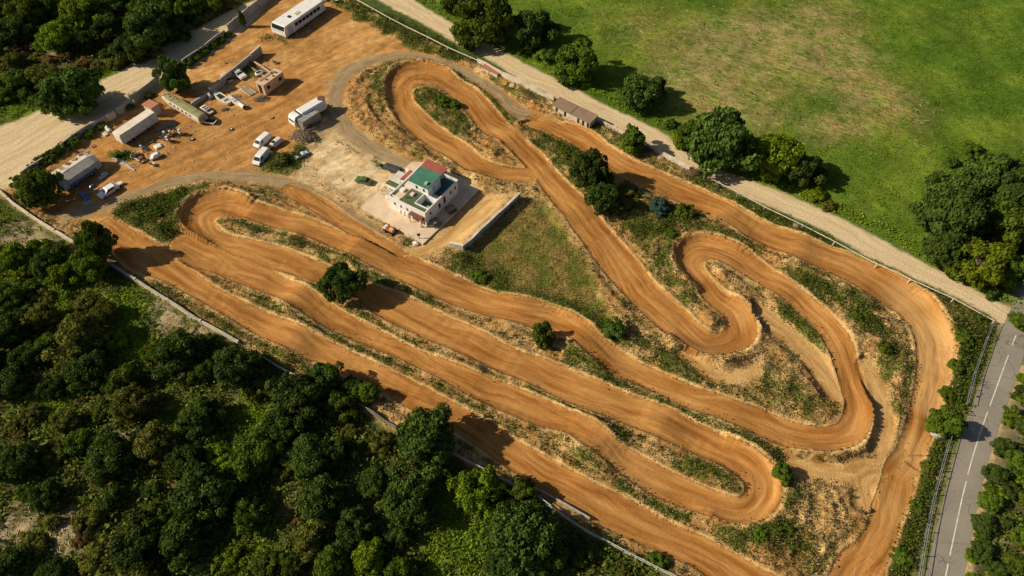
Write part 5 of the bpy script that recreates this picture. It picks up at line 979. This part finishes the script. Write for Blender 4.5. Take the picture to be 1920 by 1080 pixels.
def crown_mesh(seed, nclump=85, per=120, zc=.53, sz=.46, lob=.22, cr=(.17, .30), leaf=.05, conic=0.0):
    rg = np.random.default_rng(seed); d = rg.normal(size=(nclump*3, 3)); d /= np.linalg.norm(d, axis=1)[:, None]; d = d[d[:, 2] > -.9][:nclump]
    ph = rg.uniform(0, 6.28, 4); az = np.arctan2(d[:, 1], d[:, 0]); lobes = 1+lob*np.sin(2*az+ph[0])*.5+lob*np.sin(3*az+ph[1]+2*d[:, 2])*.6+lob*np.sin(5*az+ph[2]+3*d[:, 2])*.4
    rad = rg.uniform(.50, .90, len(d))*lobes; C_ = d*rad[:, None]
    if conic: C_[:, :2] *= (1-conic*np.clip(C_[:, 2:3]*.5+.5, 0, 1))
    crs = rg.uniform(*cr, len(d)); ct = rg.random(len(d)); P = []; Nn = []; T = []; S = []
    for c, r_, t_ in zip(C_, crs, ct):
        k = int(per*(r_/.23)**2); q = rg.normal(size=(k, 3)); q /= np.linalg.norm(q, axis=1)[:, None]; q = q+.55*c/(np.linalg.norm(c)+.2)+np.array([0, 0, .25]); q /= np.linalg.norm(q, axis=1)[:, None]
        rr = r_*(rg.uniform(.6, 1.08, k)+.12*np.sin(7*q[:, 0]+9*t_)); P.append(c+q*rr[:, None]); nn = q+rg.normal(size=(k, 3))*.45; Nn.append(nn/np.linalg.norm(nn, axis=1)[:, None])
        T.append(np.clip(.55*t_+.45*rg.random(k), 0, 1)); S.append(rg.uniform(.65, 1.35, k)*leaf)
    P = np.vstack(P); P[:, 2] = zc+P[:, 2]*sz; P[:, 2] = np.maximum(P[:, 2], .02)
    return quads_mesh('crown', P, np.vstack(Nn), np.concatenate(S), np.concatenate(T), LEAF['mid'])
def trunk_mesh(seed, zc=.55):
    rs = random.Random(seed); mb = MB(); p = Vector((0, 0, -.06)); r_ = .11
    for k in range(4):
        q = p+Vector((rs.uniform(-.06, .06), rs.uniform(-.06, .06), .16)); mb.tube(p, q, r_, r_*.8, 8); r_ *= .8; p = q
        if k:
            for _ in range(3):
                a = rs.uniform(0, 6.28); q2 = p+Vector((.45*math.cos(a), .45*math.sin(a), .16)); mb.tube(p, q2, r_*.6, r_*.25, 6); mb.tube(q2, q2+Vector((.25*math.cos(a+.5), .25*math.sin(a+.5), .1)), r_*.25, .012, 5)
    me = bpy.data.meshes.new('trunk'); me.from_pydata(mb.v, [], mb.f); me.materials.append(M['bark']); return me
TREES = [crown_mesh(100+k, nclump=(80, 95, 70, 90, 85)[k], lob=(.2, .3, .26, .18, .34)[k], leaf=.052) for k in range(5)]
BUSHES = [crown_mesh(200+k, nclump=42, per=95, zc=.42, sz=.52, lob=.3, cr=(.2, .36), leaf=.075) for k in range(3)]
TALL = [crown_mesh(300+k, nclump=75, zc=.55, sz=.45, lob=.28, leaf=.055, conic=.45) for k in range(2)]
TRUNKS = [trunk_mesh(k) for k in range(4)]
PLACED = []
cnt = [0]
def tree(px, py, wpx, sp, label, group=None, shape='tree', ratio=None, cat=None):
    k = cnt[0]; cnt[0] += 1; rs = random.Random(k*13+5)
    ratio = ratio or {'tree': .84, 'bush': .55, 'tall': 1.5}[shape]; zf = {'tree': .55, 'bush': .42, 'tall': .55}[shape]
    w_ = wpx/pxm(py, 3.0)*1.0; h = w_*ratio; x, y = at(px, py, h*zf)
    lib = {'tree': TREES, 'bush': BUSHES, 'tall': TALL}[shape]
    name = {'tree': 'tree', 'bush': 'bush', 'tall': 'tree'}[shape]
    t = thing(name, label, cat or ('bush' if shape == 'bush' else 'tree'), (x, y, hz(x, y)-.05), 0, group, (w_/2*1.06, w_/2*1.06, h))
    c = bpy.data.objects.new('foliage' if shape == 'bush' else 'crown', lib[k % len(lib)]); COL.objects.link(c); c.parent = t; c.rotation_euler = (0, 0, rs.uniform(0, 6.28))
    c.material_slots[0].link = 'OBJECT'; c.material_slots[0].material = LEAF[sp]
    b_ = bpy.data.objects.new('stem' if shape == 'bush' else 'trunk', TRUNKS[k % 4]); COL.objects.link(b_); b_.parent = t; b_.rotation_euler = (0, 0, rs.uniform(0, 6.28))
    if shape == 'bush': b_.scale = (.6, .6, .7)
    PLACED.append((x, y, w_/2)); return t
ADJ = dict(dark='dark green', mid='green', bright='bright yellow green', olive='olive green', brown='brownish', blue='blue green')
ORD = ['first', 'second', 'third', 'fourth', 'fifth', 'sixth', 'seventh', 'eighth', 'ninth', 'tenth', 'eleventh', 'twelfth']
def row(where, group, L):
    L = sorted(L); kinds = {}
    for q in L: kinds.setdefault((q[3], q[4] if len(q) > 4 else 'tree'), []).append(q)
    for (sp, sh), qs in kinds.items():
        nm_ = {'tree': 'tree', 'bush': 'bush', 'tall': 'slender tree'}[sh]
        for i, q in enumerate(qs):
            lb = f"the only {ADJ[sp]} {nm_} {where}" if len(qs) == 1 else f"{ORD[i]} {ADJ[sp]} {nm_} from left {where}"
            tree(q[0], q[1], q[2], sp, lb, group, sh, {'tree': .72, 'bush': .5}[sh])
# single trees inside and beside the circuit
T = tree
T(642, 530, 72, 'dark', 'dark round tree between two dirt lanes casting a big shadow on the track', ratio=1.05)
T(1018, 634, 44, 'mid', 'small round green bush on the sandy strip between two dirt lanes', shape='bush', ratio=.95)
T(1113, 322, 72, 'dark', 'tall dark tree between the centre straight and the outer track', ratio=1.05)
T(1128, 375, 62, 'dark', 'dark lower tree growing just below the tall dark tree by the centre straight')
T(1162, 392, 42, 'olive', 'olive bush right of the dark pair of trees by the centre straight', shape='bush')
T(1178, 360, 36, 'olive', 'greyish bush on the edge of the tree shadow near the outer track', shape='bush')
T(1235, 392, 42, 'blue', 'blue green bush beside a grey sheet near the outer track', shape='bush')
T(1285, 402, 36, 'mid', 'low green bush right of the blue green bush', shape='bush')
T(1150, 627, 42, 'dark', 'low dark bush on the bank right of the grass triangle', shape='bush', ratio=.45)
T(1462, 893, 40, 'mid', 'green bush on the outside of the lower right hairpin', shape='bush')
T(178, 455, 70, 'mid', 'tall pointed tree at the end of the low white wall', shape='tall', ratio=1.15)
T(170, 498, 60, 'mid', 'bushy tree just below the tall pointed tree at the wall', ratio=.9)
T(66, 352, 74, 'mid', 'round bush tree in the yard corner beside the dirty grey trailer', ratio=.95)
T(40, 345, 34, 'mid', 'small bush at the outer side of the yard corner tree', shape='bush')
T(325, 140, 54, 'dark', 'dark round tree between the pale road and the mossy caravan', ratio=1.2)
T(1187, 270, 48, 'mid', 'round green bush breaking the white roadside wall', shape='bush', ratio=.95)
T(1277, 266, 34, 'bright', 'pale green bush on the far verge of the pale road', shape='bush')
T(830, 195, 26, 'mid', 'low green bush on the island of the upper loop', shape='bush', ratio=.5)
T(853, 198, 24, 'mid', 'small bush at the right end of the upper loop island', shape='bush', ratio=.5)
T(1775, 790, 52, 'mid', 'green tree by the fence throwing a round shadow on the asphalt', ratio=1.0)
T(1752, 800, 34, 'mid', 'green bush left of the tree by the asphalt road', shape='bush')
T(1913, 600, 34, 'mid', 'small roadside tree at the right edge near the junction')
for q in [(905, 28, 112, 'mid', 'big spreading green tree at the top edge by the pale road', 'tree'), (848, 4, 44, 'dark', 'dark tree at the top edge left of the big spreading tree', 'tree'), (1004, 52, 74, 'dark', 'dark tree between the big spreading tree and the rounded field tree', 'tree'),
          (984, 96, 28, 'mid', 'small bush at the foot of the dark field edge tree', 'bush'), (1022, 104, 36, 'mid', 'bush left of the rounded field tree on the verge', 'bush'), (1080, 115, 82, 'mid', 'rounded green tree on the field edge above the long shed', 'tree'),
          (1198, 172, 72, 'dark', 'dark tree with a pale bare branch beside the road', 'tree'), (1228, 165, 40, 'dark', 'small dark tree leaning on the right of the bare branched tree', 'tree'), (1258, 232, 26, 'dark', 'small dark bush in the shade below the bare branched tree', 'bush'),
          (1356, 266, 122, 'dark', 'largest dark round tree on the field edge', 'tree'), (1293, 252, 52, 'mid', 'smaller green tree left of the largest dark round tree', 'tree'), (1458, 290, 92, 'bright', 'bright yellow green tree right of the largest dark tree', 'tree'),
          (1512, 318, 66, 'dark', 'dark tree behind the bright yellow green field tree', 'tree'), (1530, 365, 34, 'bright', 'small yellow green bush below the bright field tree', 'bush'), (1555, 385, 26, 'olive', 'tiny olive bush on the verge near the fallen post', 'bush'),
          (1770, 345, 60, 'dark', 'dark tree at the upper left of the big right hand grove', 'tree'), (1793, 400, 120, 'dark', 'widest dark tree of the right hand grove', 'tree'), (1850, 330, 84, 'dark', 'topmost dark tree of the right hand grove', 'tree'), (1905, 350, 90, 'dark', 'dark grove tree cut by the right edge of the picture', 'tree'),
          (1885, 420, 88, 'mid', 'lighter green grove tree near the right edge', 'tree'), (1838, 492, 96, 'bright', 'bright yellow green tree at the foot of the right hand grove', 'tree'), (1772, 465, 76, 'dark', 'dark grove tree closest to the straight pale road', 'tree'), (1900, 505, 72, 'mid', 'green grove tree above the road junction', 'tree'), (1935, 430, 90, 'dark', 'dark grove tree mostly outside the right edge', 'tree')]:
    t_ = T(q[0], q[1], q[2], q[3], q[4], None, q[5])
    if 'bare branch' in q[4] and 'pale' in q[4]:
        MB().tube((-.1, -.5, .25), (.15, -.75, .55), .035, .03, 6).tube((.15, -.75, .55), (.55, -.55, .95), .03, .012, 6).tube((.3, -.66, .72), (.62, -.8, .82), .018, .008, 5).build('bare_branch', M['stick'], t_)
for x, y, w_, sp, lb in ((1100, 340, 24, 'olive', 'small olive bush left below the tall dark tree by the centre straight'), (1255, 445, 22, 'mid', 'small bush on the bank left of the S bend hairpin'), (1600, 600, 24, 'mid', 'small bush in the bank inside the right hand bend'), (1650, 660, 26, 'mid', 'small bush at the foot of the crescent bank on the right'),
                         (1800, 640, 30, 'mid', 'bush inside the fence corner by the junction'), (1788, 690, 32, 'mid', 'bush between the outer track and mesh fence, below the corner bush'), (1815, 690, 22, 'bright', 'pale green bush touching the mesh fence'), (1775, 740, 30, 'mid', 'bush just above the tree by the asphalt road'),
                         (1740, 880, 28, 'olive', 'olive bush on the stony bank below the roadside tree'), (1720, 950, 30, 'mid', 'bush on the bank right of the outer track, near its swirl'), (1690, 1045, 36, 'mid', 'bush beside the outer track at the bottom edge'), (1420, 1010, 34, 'mid', 'green bush on the red soil at the lower right'), (1470, 1000, 30, 'mid', 'right one of two bushes on the red soil at the lower right'),
                         (900, 520, 30, 'mid', 'low green bush at the foot of the grass triangle'), (1060, 285, 28, 'mid', 'green bush on the bank left of the tall dark tree'), (1085, 300, 24, 'mid', 'green bush between the bank and the tall dark tree'), (330, 372, 24, 'mid', 'bush on the bank left of the upper left hairpin'), (295, 400, 28, 'mid', 'bigger bush on the weedy bank left of the hairpin'), (310, 430, 24, 'mid', 'lower bush on the weedy bank left of the hairpin'), (225, 290, 22, 'mid', 'small bush at the lower corner of the long white trailer'), (530, 300, 26, 'olive', 'low shrub on the grass patch beside the vans')):
    T(x, y, w_, sp, lb, None, 'bush', .42)
# hedges along the upper left wall: separate bushes
row("in the hedge left of the white sheet", 'hedge bushes along the upper left wall', [(62, 318, 28, 'mid', 'bush'), (80, 300, 30, 'mid', 'bush'), (100, 288, 32, 'dark', 'bush'), (118, 277, 30, 'dark', 'bush'), (140, 268, 26, 'mid', 'bush'), (168, 252, 22, 'mid', 'bush'), (190, 237, 20, 'mid', 'bush')])
row("in the hedge by the shaded road", 'hedge bushes along the upper left wall', [(350, 118, 26, 'mid', 'bush'), (366, 106, 26, 'mid', 'bush'), (382, 96, 24, 'mid', 'bush'), (398, 84, 24, 'bright', 'bush'), (412, 74, 22, 'mid', 'bush'), (427, 64, 18, 'mid', 'bush'), (242, 200, 18, 'mid', 'bush'), (280, 178, 18, 'mid', 'bush')])
T(453, 34, 13, 'dark', 'thin dark cypress standing at the wall near the bus', None, 'tall', 2.6)
# woods
row("along the top edge of the upper wood", 'trees of the top left wood', [(45, 28, 72, 'mid'), (105, 10, 60, 'dark'), (160, 28, 72, 'bright'), (212, 8, 56, 'dark'), (300, 8, 78, 'mid'), (352, 14, 60, 'mid'), (395, 2, 46, 'bright'), (5, 20, 56, 'dark')])
row("in the middle of the upper wood", 'trees of the top left wood', [(20, 62, 66, 'dark'), (104, 72, 66, 'bright'), (208, 52, 60, 'dark'), (250, 85, 66, 'dark'), (278, 52, 92, 'dark'), (330, 55, 50, 'dark'), (60, 60, 46, 'dark'), (155, 78, 44, 'dark')])
row("in the upper wood nearest the road", 'trees of the top left wood', [(18, 120, 50, 'olive'), (28, 152, 52, 'mid'), (84, 140, 56, 'olive'), (126, 172, 106, 'dark'), (10, 180, 34, 'mid'), (48, 178, 30, 'mid')])
row("among scrub of the upper wood", 'scrub bushes of the top left wood', [(150, 78, 26, 'brown', 'bush'), (188, 82, 22, 'brown', 'bush'), (124, 110, 26, 'brown', 'bush'), (155, 122, 28, 'brown', 'bush'), (182, 126, 26, 'brown', 'bush'), (215, 120, 30, 'olive', 'bush'), (238, 106, 28, 'dark', 'bush'), (200, 102, 26, 'dark', 'bush'), (60, 90, 26, 'brown', 'bush'), (70, 110, 28, 'olive', 'bush'), (262, 100, 22, 'olive', 'bush')])
row('beyond the asphalt road, upper stretch', 'trees beyond the asphalt road', [(1919, 735, 31, 'dark'), (1902, 780, 36, 'mid'), (1929, 800, 46, 'dark'), (1882, 838, 40, 'dark'), (1912, 865, 42, 'mid'), (1934, 750, 40, 'mid')])
row('beyond the asphalt road, lower stretch', 'trees beyond the asphalt road', [(1869, 890, 42, 'dark'), (1899, 920, 36, 'dark'), (1926, 935, 36, 'mid'), (1856, 940, 42, 'mid'), (1846, 985, 44, 'dark'), (1840, 1035, 44, 'dark'), (1919, 1010, 42, 'mid'), (1914, 1065, 51, 'mid'), (1864, 1065, 36, 'dark'), (1884, 980, 27, 'dark')])
row("at the lower wood's upper left end", 'trees of the lower left wood', [(75, 468, 46, 'bright', 'bush'), (25, 485, 58, 'bright'), (104, 472, 40, 'dark', 'bush'), (45, 510, 46, 'bright', 'bush'), (122, 515, 56, 'bright'), (150, 520, 44, 'mid', 'bush'), (15, 560, 56, 'mid'), (80, 560, 40, 'olive', 'bush'), (50, 545, 40, 'mid', 'bush')])
row("left of the lower wood's grassy clearing", 'trees of the lower left wood', [(80, 592, 54, 'olive'), (160, 572, 44, 'olive', 'bush'), (195, 588, 52, 'olive'), (12, 622, 70, 'dark'), (142, 640, 96, 'olive'), (215, 640, 48, 'bright', 'bush'), (45, 665, 60, 'dark'), (90, 650, 50, 'mid')])
row("right of the lower wood's grassy clearing", 'trees of the lower left wood', [(332, 662, 88, 'dark'), (445, 684, 86, 'dark'), (285, 660, 40, 'mid'), (395, 640, 30, 'mid', 'bush'), (375, 700, 44, 'mid')])
row("in the wood below the short shaded wall", 'trees of the lower left wood', [(560, 742, 96, 'dark'), (600, 715, 74, 'dark'), (640, 760, 60, 'mid'), (690, 742, 44, 'mid'), (525, 800, 72, 'dark'), (480, 735, 46, 'olive', 'bush'), (660, 725, 40, 'dark')])
row("around the lower wood's small lit glades", 'trees of the lower left wood', [(160, 695, 76, 'dark'), (230, 712, 64, 'mid'), (252, 755, 76, 'olive'), (378, 782, 74, 'dark'), (60, 780, 46, 'olive', 'bush'), (120, 790, 50, 'olive'), (20, 720, 64, 'dark'), (95, 725, 50, 'dark'), (190, 770, 40, 'mid', 'bush')])
row('in the middle of the lower left wood', 'trees of the lower left wood', [(30, 868, 76, 'dark'), (205, 855, 90, 'dark'), (288, 832, 74, 'olive'), (340, 868, 70, 'dark'), (412, 856, 52, 'bright', 'bush'), (468, 856, 92, 'mid'), (585, 860, 84, 'dark'), (635, 850, 60, 'dark'), (100, 850, 50, 'olive', 'bush'), (148, 830, 54, 'mid'), (540, 868, 50, 'olive')])
row("of the lower wood near the bottom edge", 'trees of the lower left wood', [(382, 935, 112, 'dark'), (300, 965, 62, 'mid'), (255, 1020, 92, 'dark'), (340, 1010, 88, 'dark'), (165, 975, 56, 'olive', 'bush'), (60, 1030, 60, 'olive', 'bush'), (20, 1060, 64, 'dark'), (600, 940, 84, 'dark'), (580, 1015, 60, 'olive'), (620, 1060, 62, 'mid'), (90, 930, 60, 'dark'), (175, 1050, 50, 'olive', 'bush'), (430, 1050, 50, 'bright', 'bush'), (500, 1060, 56, 'mid', 'bush'), (100, 1075, 50, 'dark'), (210, 935, 50, 'dark')])
row("on the wood's edge by the lower straight", 'trees of the lower left wood', [(802, 824, 118, 'dark'), (764, 935, 98, 'dark'), (902, 922, 92, 'bright'), (982, 925, 58, 'mid'), (975, 1005, 132, 'dark'), (668, 985, 72, 'dark'), (692, 1050, 66, 'bright'), (700, 905, 60, 'dark'), (1030, 1045, 70, 'mid'), (1000, 1070, 64, 'dark'), (745, 1005, 46, 'dark'), (715, 830, 44, 'olive', 'bush'), (1080, 1040, 50, 'dark'), (1232, 1052, 36, 'mid', 'bush'), (930, 1060, 50, 'dark')])
# more of the woods beyond what is listed: fill the gaps
CLEAR = [(240, 600, 42), (330, 592, 62), (380, 630, 40), (255, 660, 34), (318, 803, 34), (470, 780, 34), (858, 1040, 62), (30, 985, 42), (520, 950, 34), (40, 430, 55), (105, 455, 40), (180, 150, 40), (60, 220, 60), (520, 690, 20), (120, 905, 26)]
CLW = [(*at(a, b), r_/pxm(b)) for a, b, r_ in CLEAR]
def fill(poly, n, wr, sp, shape, label, group, sep):
    xs = [p[0] for p in poly]; ys = [p[1] for p in poly]; rs = random.Random(len(poly)*31+n); k = 0; tries = 0
    while k < n and tries < n*60:
        tries += 1; px, py = rs.uniform(min(xs), max(xs)), rs.uniform(min(ys), max(ys)); c = False
        for i in range(len(poly)):
            (x1, y1), (x2, y2) = poly[i], poly[(i+1) % len(poly)]
            if (y1 > py) != (y2 > py) and px < (x2-x1)*(py-y1)/(y2-y1)+x1: c = not c
        if not c: continue
        wp = rs.uniform(*wr); x, y = at(px, py, 1.5); r_ = wp/pxm(py)/2
        if any((x-a)**2+(y-b)**2 < q*q for a, b, q in CLW) or any((x-a)**2+(y-b)**2 < (sep*(r_+q))**2 for a, b, q in PLACED): continue
        s_ = rs.choice(sp); tree(px, py, wp, s_, label.format(ADJ[s_]), group.format(ADJ[s_]), shape); k += 1
WL = [(-60, 450), (130, 478), (200, 520), (300, 580), (440, 665), (560, 725), (720, 815), (860, 885), (1010, 955), (1180, 1070), (1180, 1130), (-80, 1130)]
fill(WL, 8, (46, 70), ['dark', 'dark', 'mid', 'olive'], 'tree', '{} tree crowded among others in the lower left wood', '{} crowded trees of the lower left wood', .72)
fill(WL, 105, (18, 34), ['olive', 'mid', 'dark', 'olive', 'brown'], 'bush', 'low {} scrub bush between the trees of the lower left wood', '{} scrub of the lower left wood', .62)
fill([(-60, -20), (480, -20), (300, 105), (180, 150), (-60, 215)], 6, (34, 56), ['dark', 'mid'], 'tree', '{} tree crowded among others in the top left wood', '{} crowded trees of the top left wood', .72)
fill([(-60, -20), (470, -20), (300, 105), (180, 150), (-60, 225)], 40, (16, 30), ['olive', 'mid', 'dark', 'brown'], 'bush', 'low {} scrub bush between the trees of the top left wood', '{} scrub of the top left wood', .6)
fill([(1925, 690), (1890, 770), (1845, 910), (1812, 1085), (1960, 1085), (1960, 690)], 26, (18, 32), ['mid', 'dark', 'bright'], 'bush', 'low {} bush on the bank beyond the asphalt road', '{} bushes beyond the asphalt road', .55)
fill([(1700, 300), (1960, 250), (1960, 500), (1890, 560), (1780, 510)], 16, (24, 40), ['dark', 'mid'], 'bush', 'low {} bush under the right hand grove', '{} bushes under the right hand grove', .5)
# ------------------------------------------------------------------ small plants, stones, sticks, litter (nobody could count them)
def scatter_pts(prob, n, seed):
    rg = np.random.default_rng(seed); p = prob.reshape(-1).astype(np.float64); p /= p.sum(); k = rg.choice(len(p), n, p=p)
    x = gx[k % NX]+rg.uniform(-DX, DX, n)*.7; y = gy[k//NX]+rg.uniform(-DX, DX, n)*.7
    return x, y, Z.reshape(-1)[k], rg
visible = ((np.abs(X)/(FPX/1920*0+1) < 130) & (Y < 160)).astype(np.float32)/((Y+60)/120)
def weeds(name, prob, n, per, size, spread, m, seed, up=.5, hgt=.3):
    x, y, z, rg = scatter_pts(prob*visible, n, seed); k = n*per; s_ = np.repeat(rg.uniform(.6, 1.5, n), per)
    P = np.stack([np.repeat(x, per), np.repeat(y, per), np.repeat(z, per)], 1); P[:, :2] += rg.normal(size=(k, 2))*spread*s_[:, None]; P[:, 2] += rg.uniform(0, hgt, k)*s_
    Nn = rg.normal(size=(k, 3))*.6; Nn[:, 2] += up; Nn /= np.linalg.norm(Nn, axis=1)[:, None]
    tint = np.clip(np.repeat(rg.random(n), per)*.6+rg.random(k)*.4, 0, 1); me = quads_mesh(name, P, Nn, s_*size*rg.uniform(.6, 1.4, k), tint, m)
    o = bpy.data.objects.new(name, me); COL.objects.link(o); tag(o, kind='stuff'); return o
cl = sstep(.3, .8, alld); noh = (1-house_clear)*(1-(asph < 4.2))
weeds('green_weeds', (veg**1.4)*cl*noh*(1-flr), 13500, 10, .078, .36, leaf_mat('weed_leaf', (.092, .130, .020), .6), 1)
weeds('verge_scrub', lush, 3000, 12, .105, .30, leaf_mat('scrub_leaf', (.088, .125, .020), .6), 21, .4, .55)
weeds('dark_tufts', (verge*cl*noh*(.25+sstep(.5, .6, n2)+1.5*np.exp(-((D['track']-.9)/.4)**2))), 2200, 16, .075, .15, leaf_mat('dark_tuft_leaf', (.050, .070, .014), .5), 31, .4, .34)
weeds('dry_grass', (verge*.5*cl*sstep(.42, .6, nz2)+veg*.15+0.15*tri)*noh, 9000, 6, .085, .24, leaf_mat('straw_blade', (.40, .30, .13), .35), 2, .3, .22)
weeds('field_grass', field*sstep(.8, 2, D['road'])*(1-.6*dry), 13000, 5, .10, .35, leaf_mat('meadow_blade', (.115, .185, .020), .5), 3, .5, .18)
weeds('undergrowth', flr*sstep(.3, 1.5, D['road'])*(1-np.clip(np.maximum(straw, bright)*1.1, 0, 1))*noh, 16000, 9, .17, .35, leaf_mat('undergrowth_leaf', (.125, .165, .024), .6), 4, .5, .6)
weeds('glade_grass', (flr*bright+.5*field*(1-sstep(1.5, 4, D['road'])))*sstep(.2, 1, D['road']), 7000, 7, .12, .25, leaf_mat('glade_blade', (.19, .285, .022), .4), 5, .5, .3)
weeds('triangle_grass', tri*sstep(.3, 1, alld), 3500, 5, .06, .3, leaf_mat('parched_blade', (.19, .165, .045), .4), 6, .5, .15)
def bits(name, prob, n, m, seed, smin, smax, stick=False):
    x, y, z, rg = scatter_pts(prob*visible, n, seed); mb = MB()
    for i in range(n):
        s_ = rg.uniform(smin, smax); a = rg.uniform(0, 3.14)
        if stick: mb.box(x[i]-s_*6, x[i]+s_*6, y[i]-s_*.45, y[i]+s_*.45, z[i], z[i]+s_*.9, rz=(-.55+rg.normal()*.5) if stick == 2 else a)
        else:
            h = s_*rg.uniform(.5, 1); v = [(x[i]+s_*rg.uniform(.7, 1.2)*math.cos(a+q*1.57), y[i]+s_*rg.uniform(.7, 1.2)*math.sin(a+q*1.57), z[i]-.05) for q in range(4)]
            mb.poly(v+[(x[i]+.5*(p[0]-x[i]), y[i]+.5*(p[1]-y[i]), z[i]+h) for p in v], [(3, 2, 1, 0), (4, 5, 6, 7), (0, 1, 5, 4), (1, 2, 6, 5), (2, 3, 7, 6), (3, 0, 4, 7)])
    tag(mb.build(name, m), kind='stuff')
bits('loose_stones', (verge*cl*.6*sstep(.45, .6, n2)+np.exp(-((D['track']-.4)/.4)**2)*comp*.5+.12*yard)*noh, 2600, M['stone'], 11, .05, .16)
bits('dead_sticks', (flr*straw*3+.6*field*dry*sstep(.4, .6, nz2))*sstep(.5, 2, D['road']), 1500, M['stick'], 12, .03, .075, 2)
bits('yard_litter', blobs([(320, 265, 40, 1), (270, 290, 40, 1), (360, 245, 30, .7), (430, 190, 50, .8), (480, 140, 30, .5), (400, 270, 80, .25), (560, 60, 40, .3), (190, 350, 30, .5), (150, 400, 30, .3), (230, 235, 30, .4), (620, 5, 25, .8)])*yard, 420, M['litter'], 13, .06, .2)
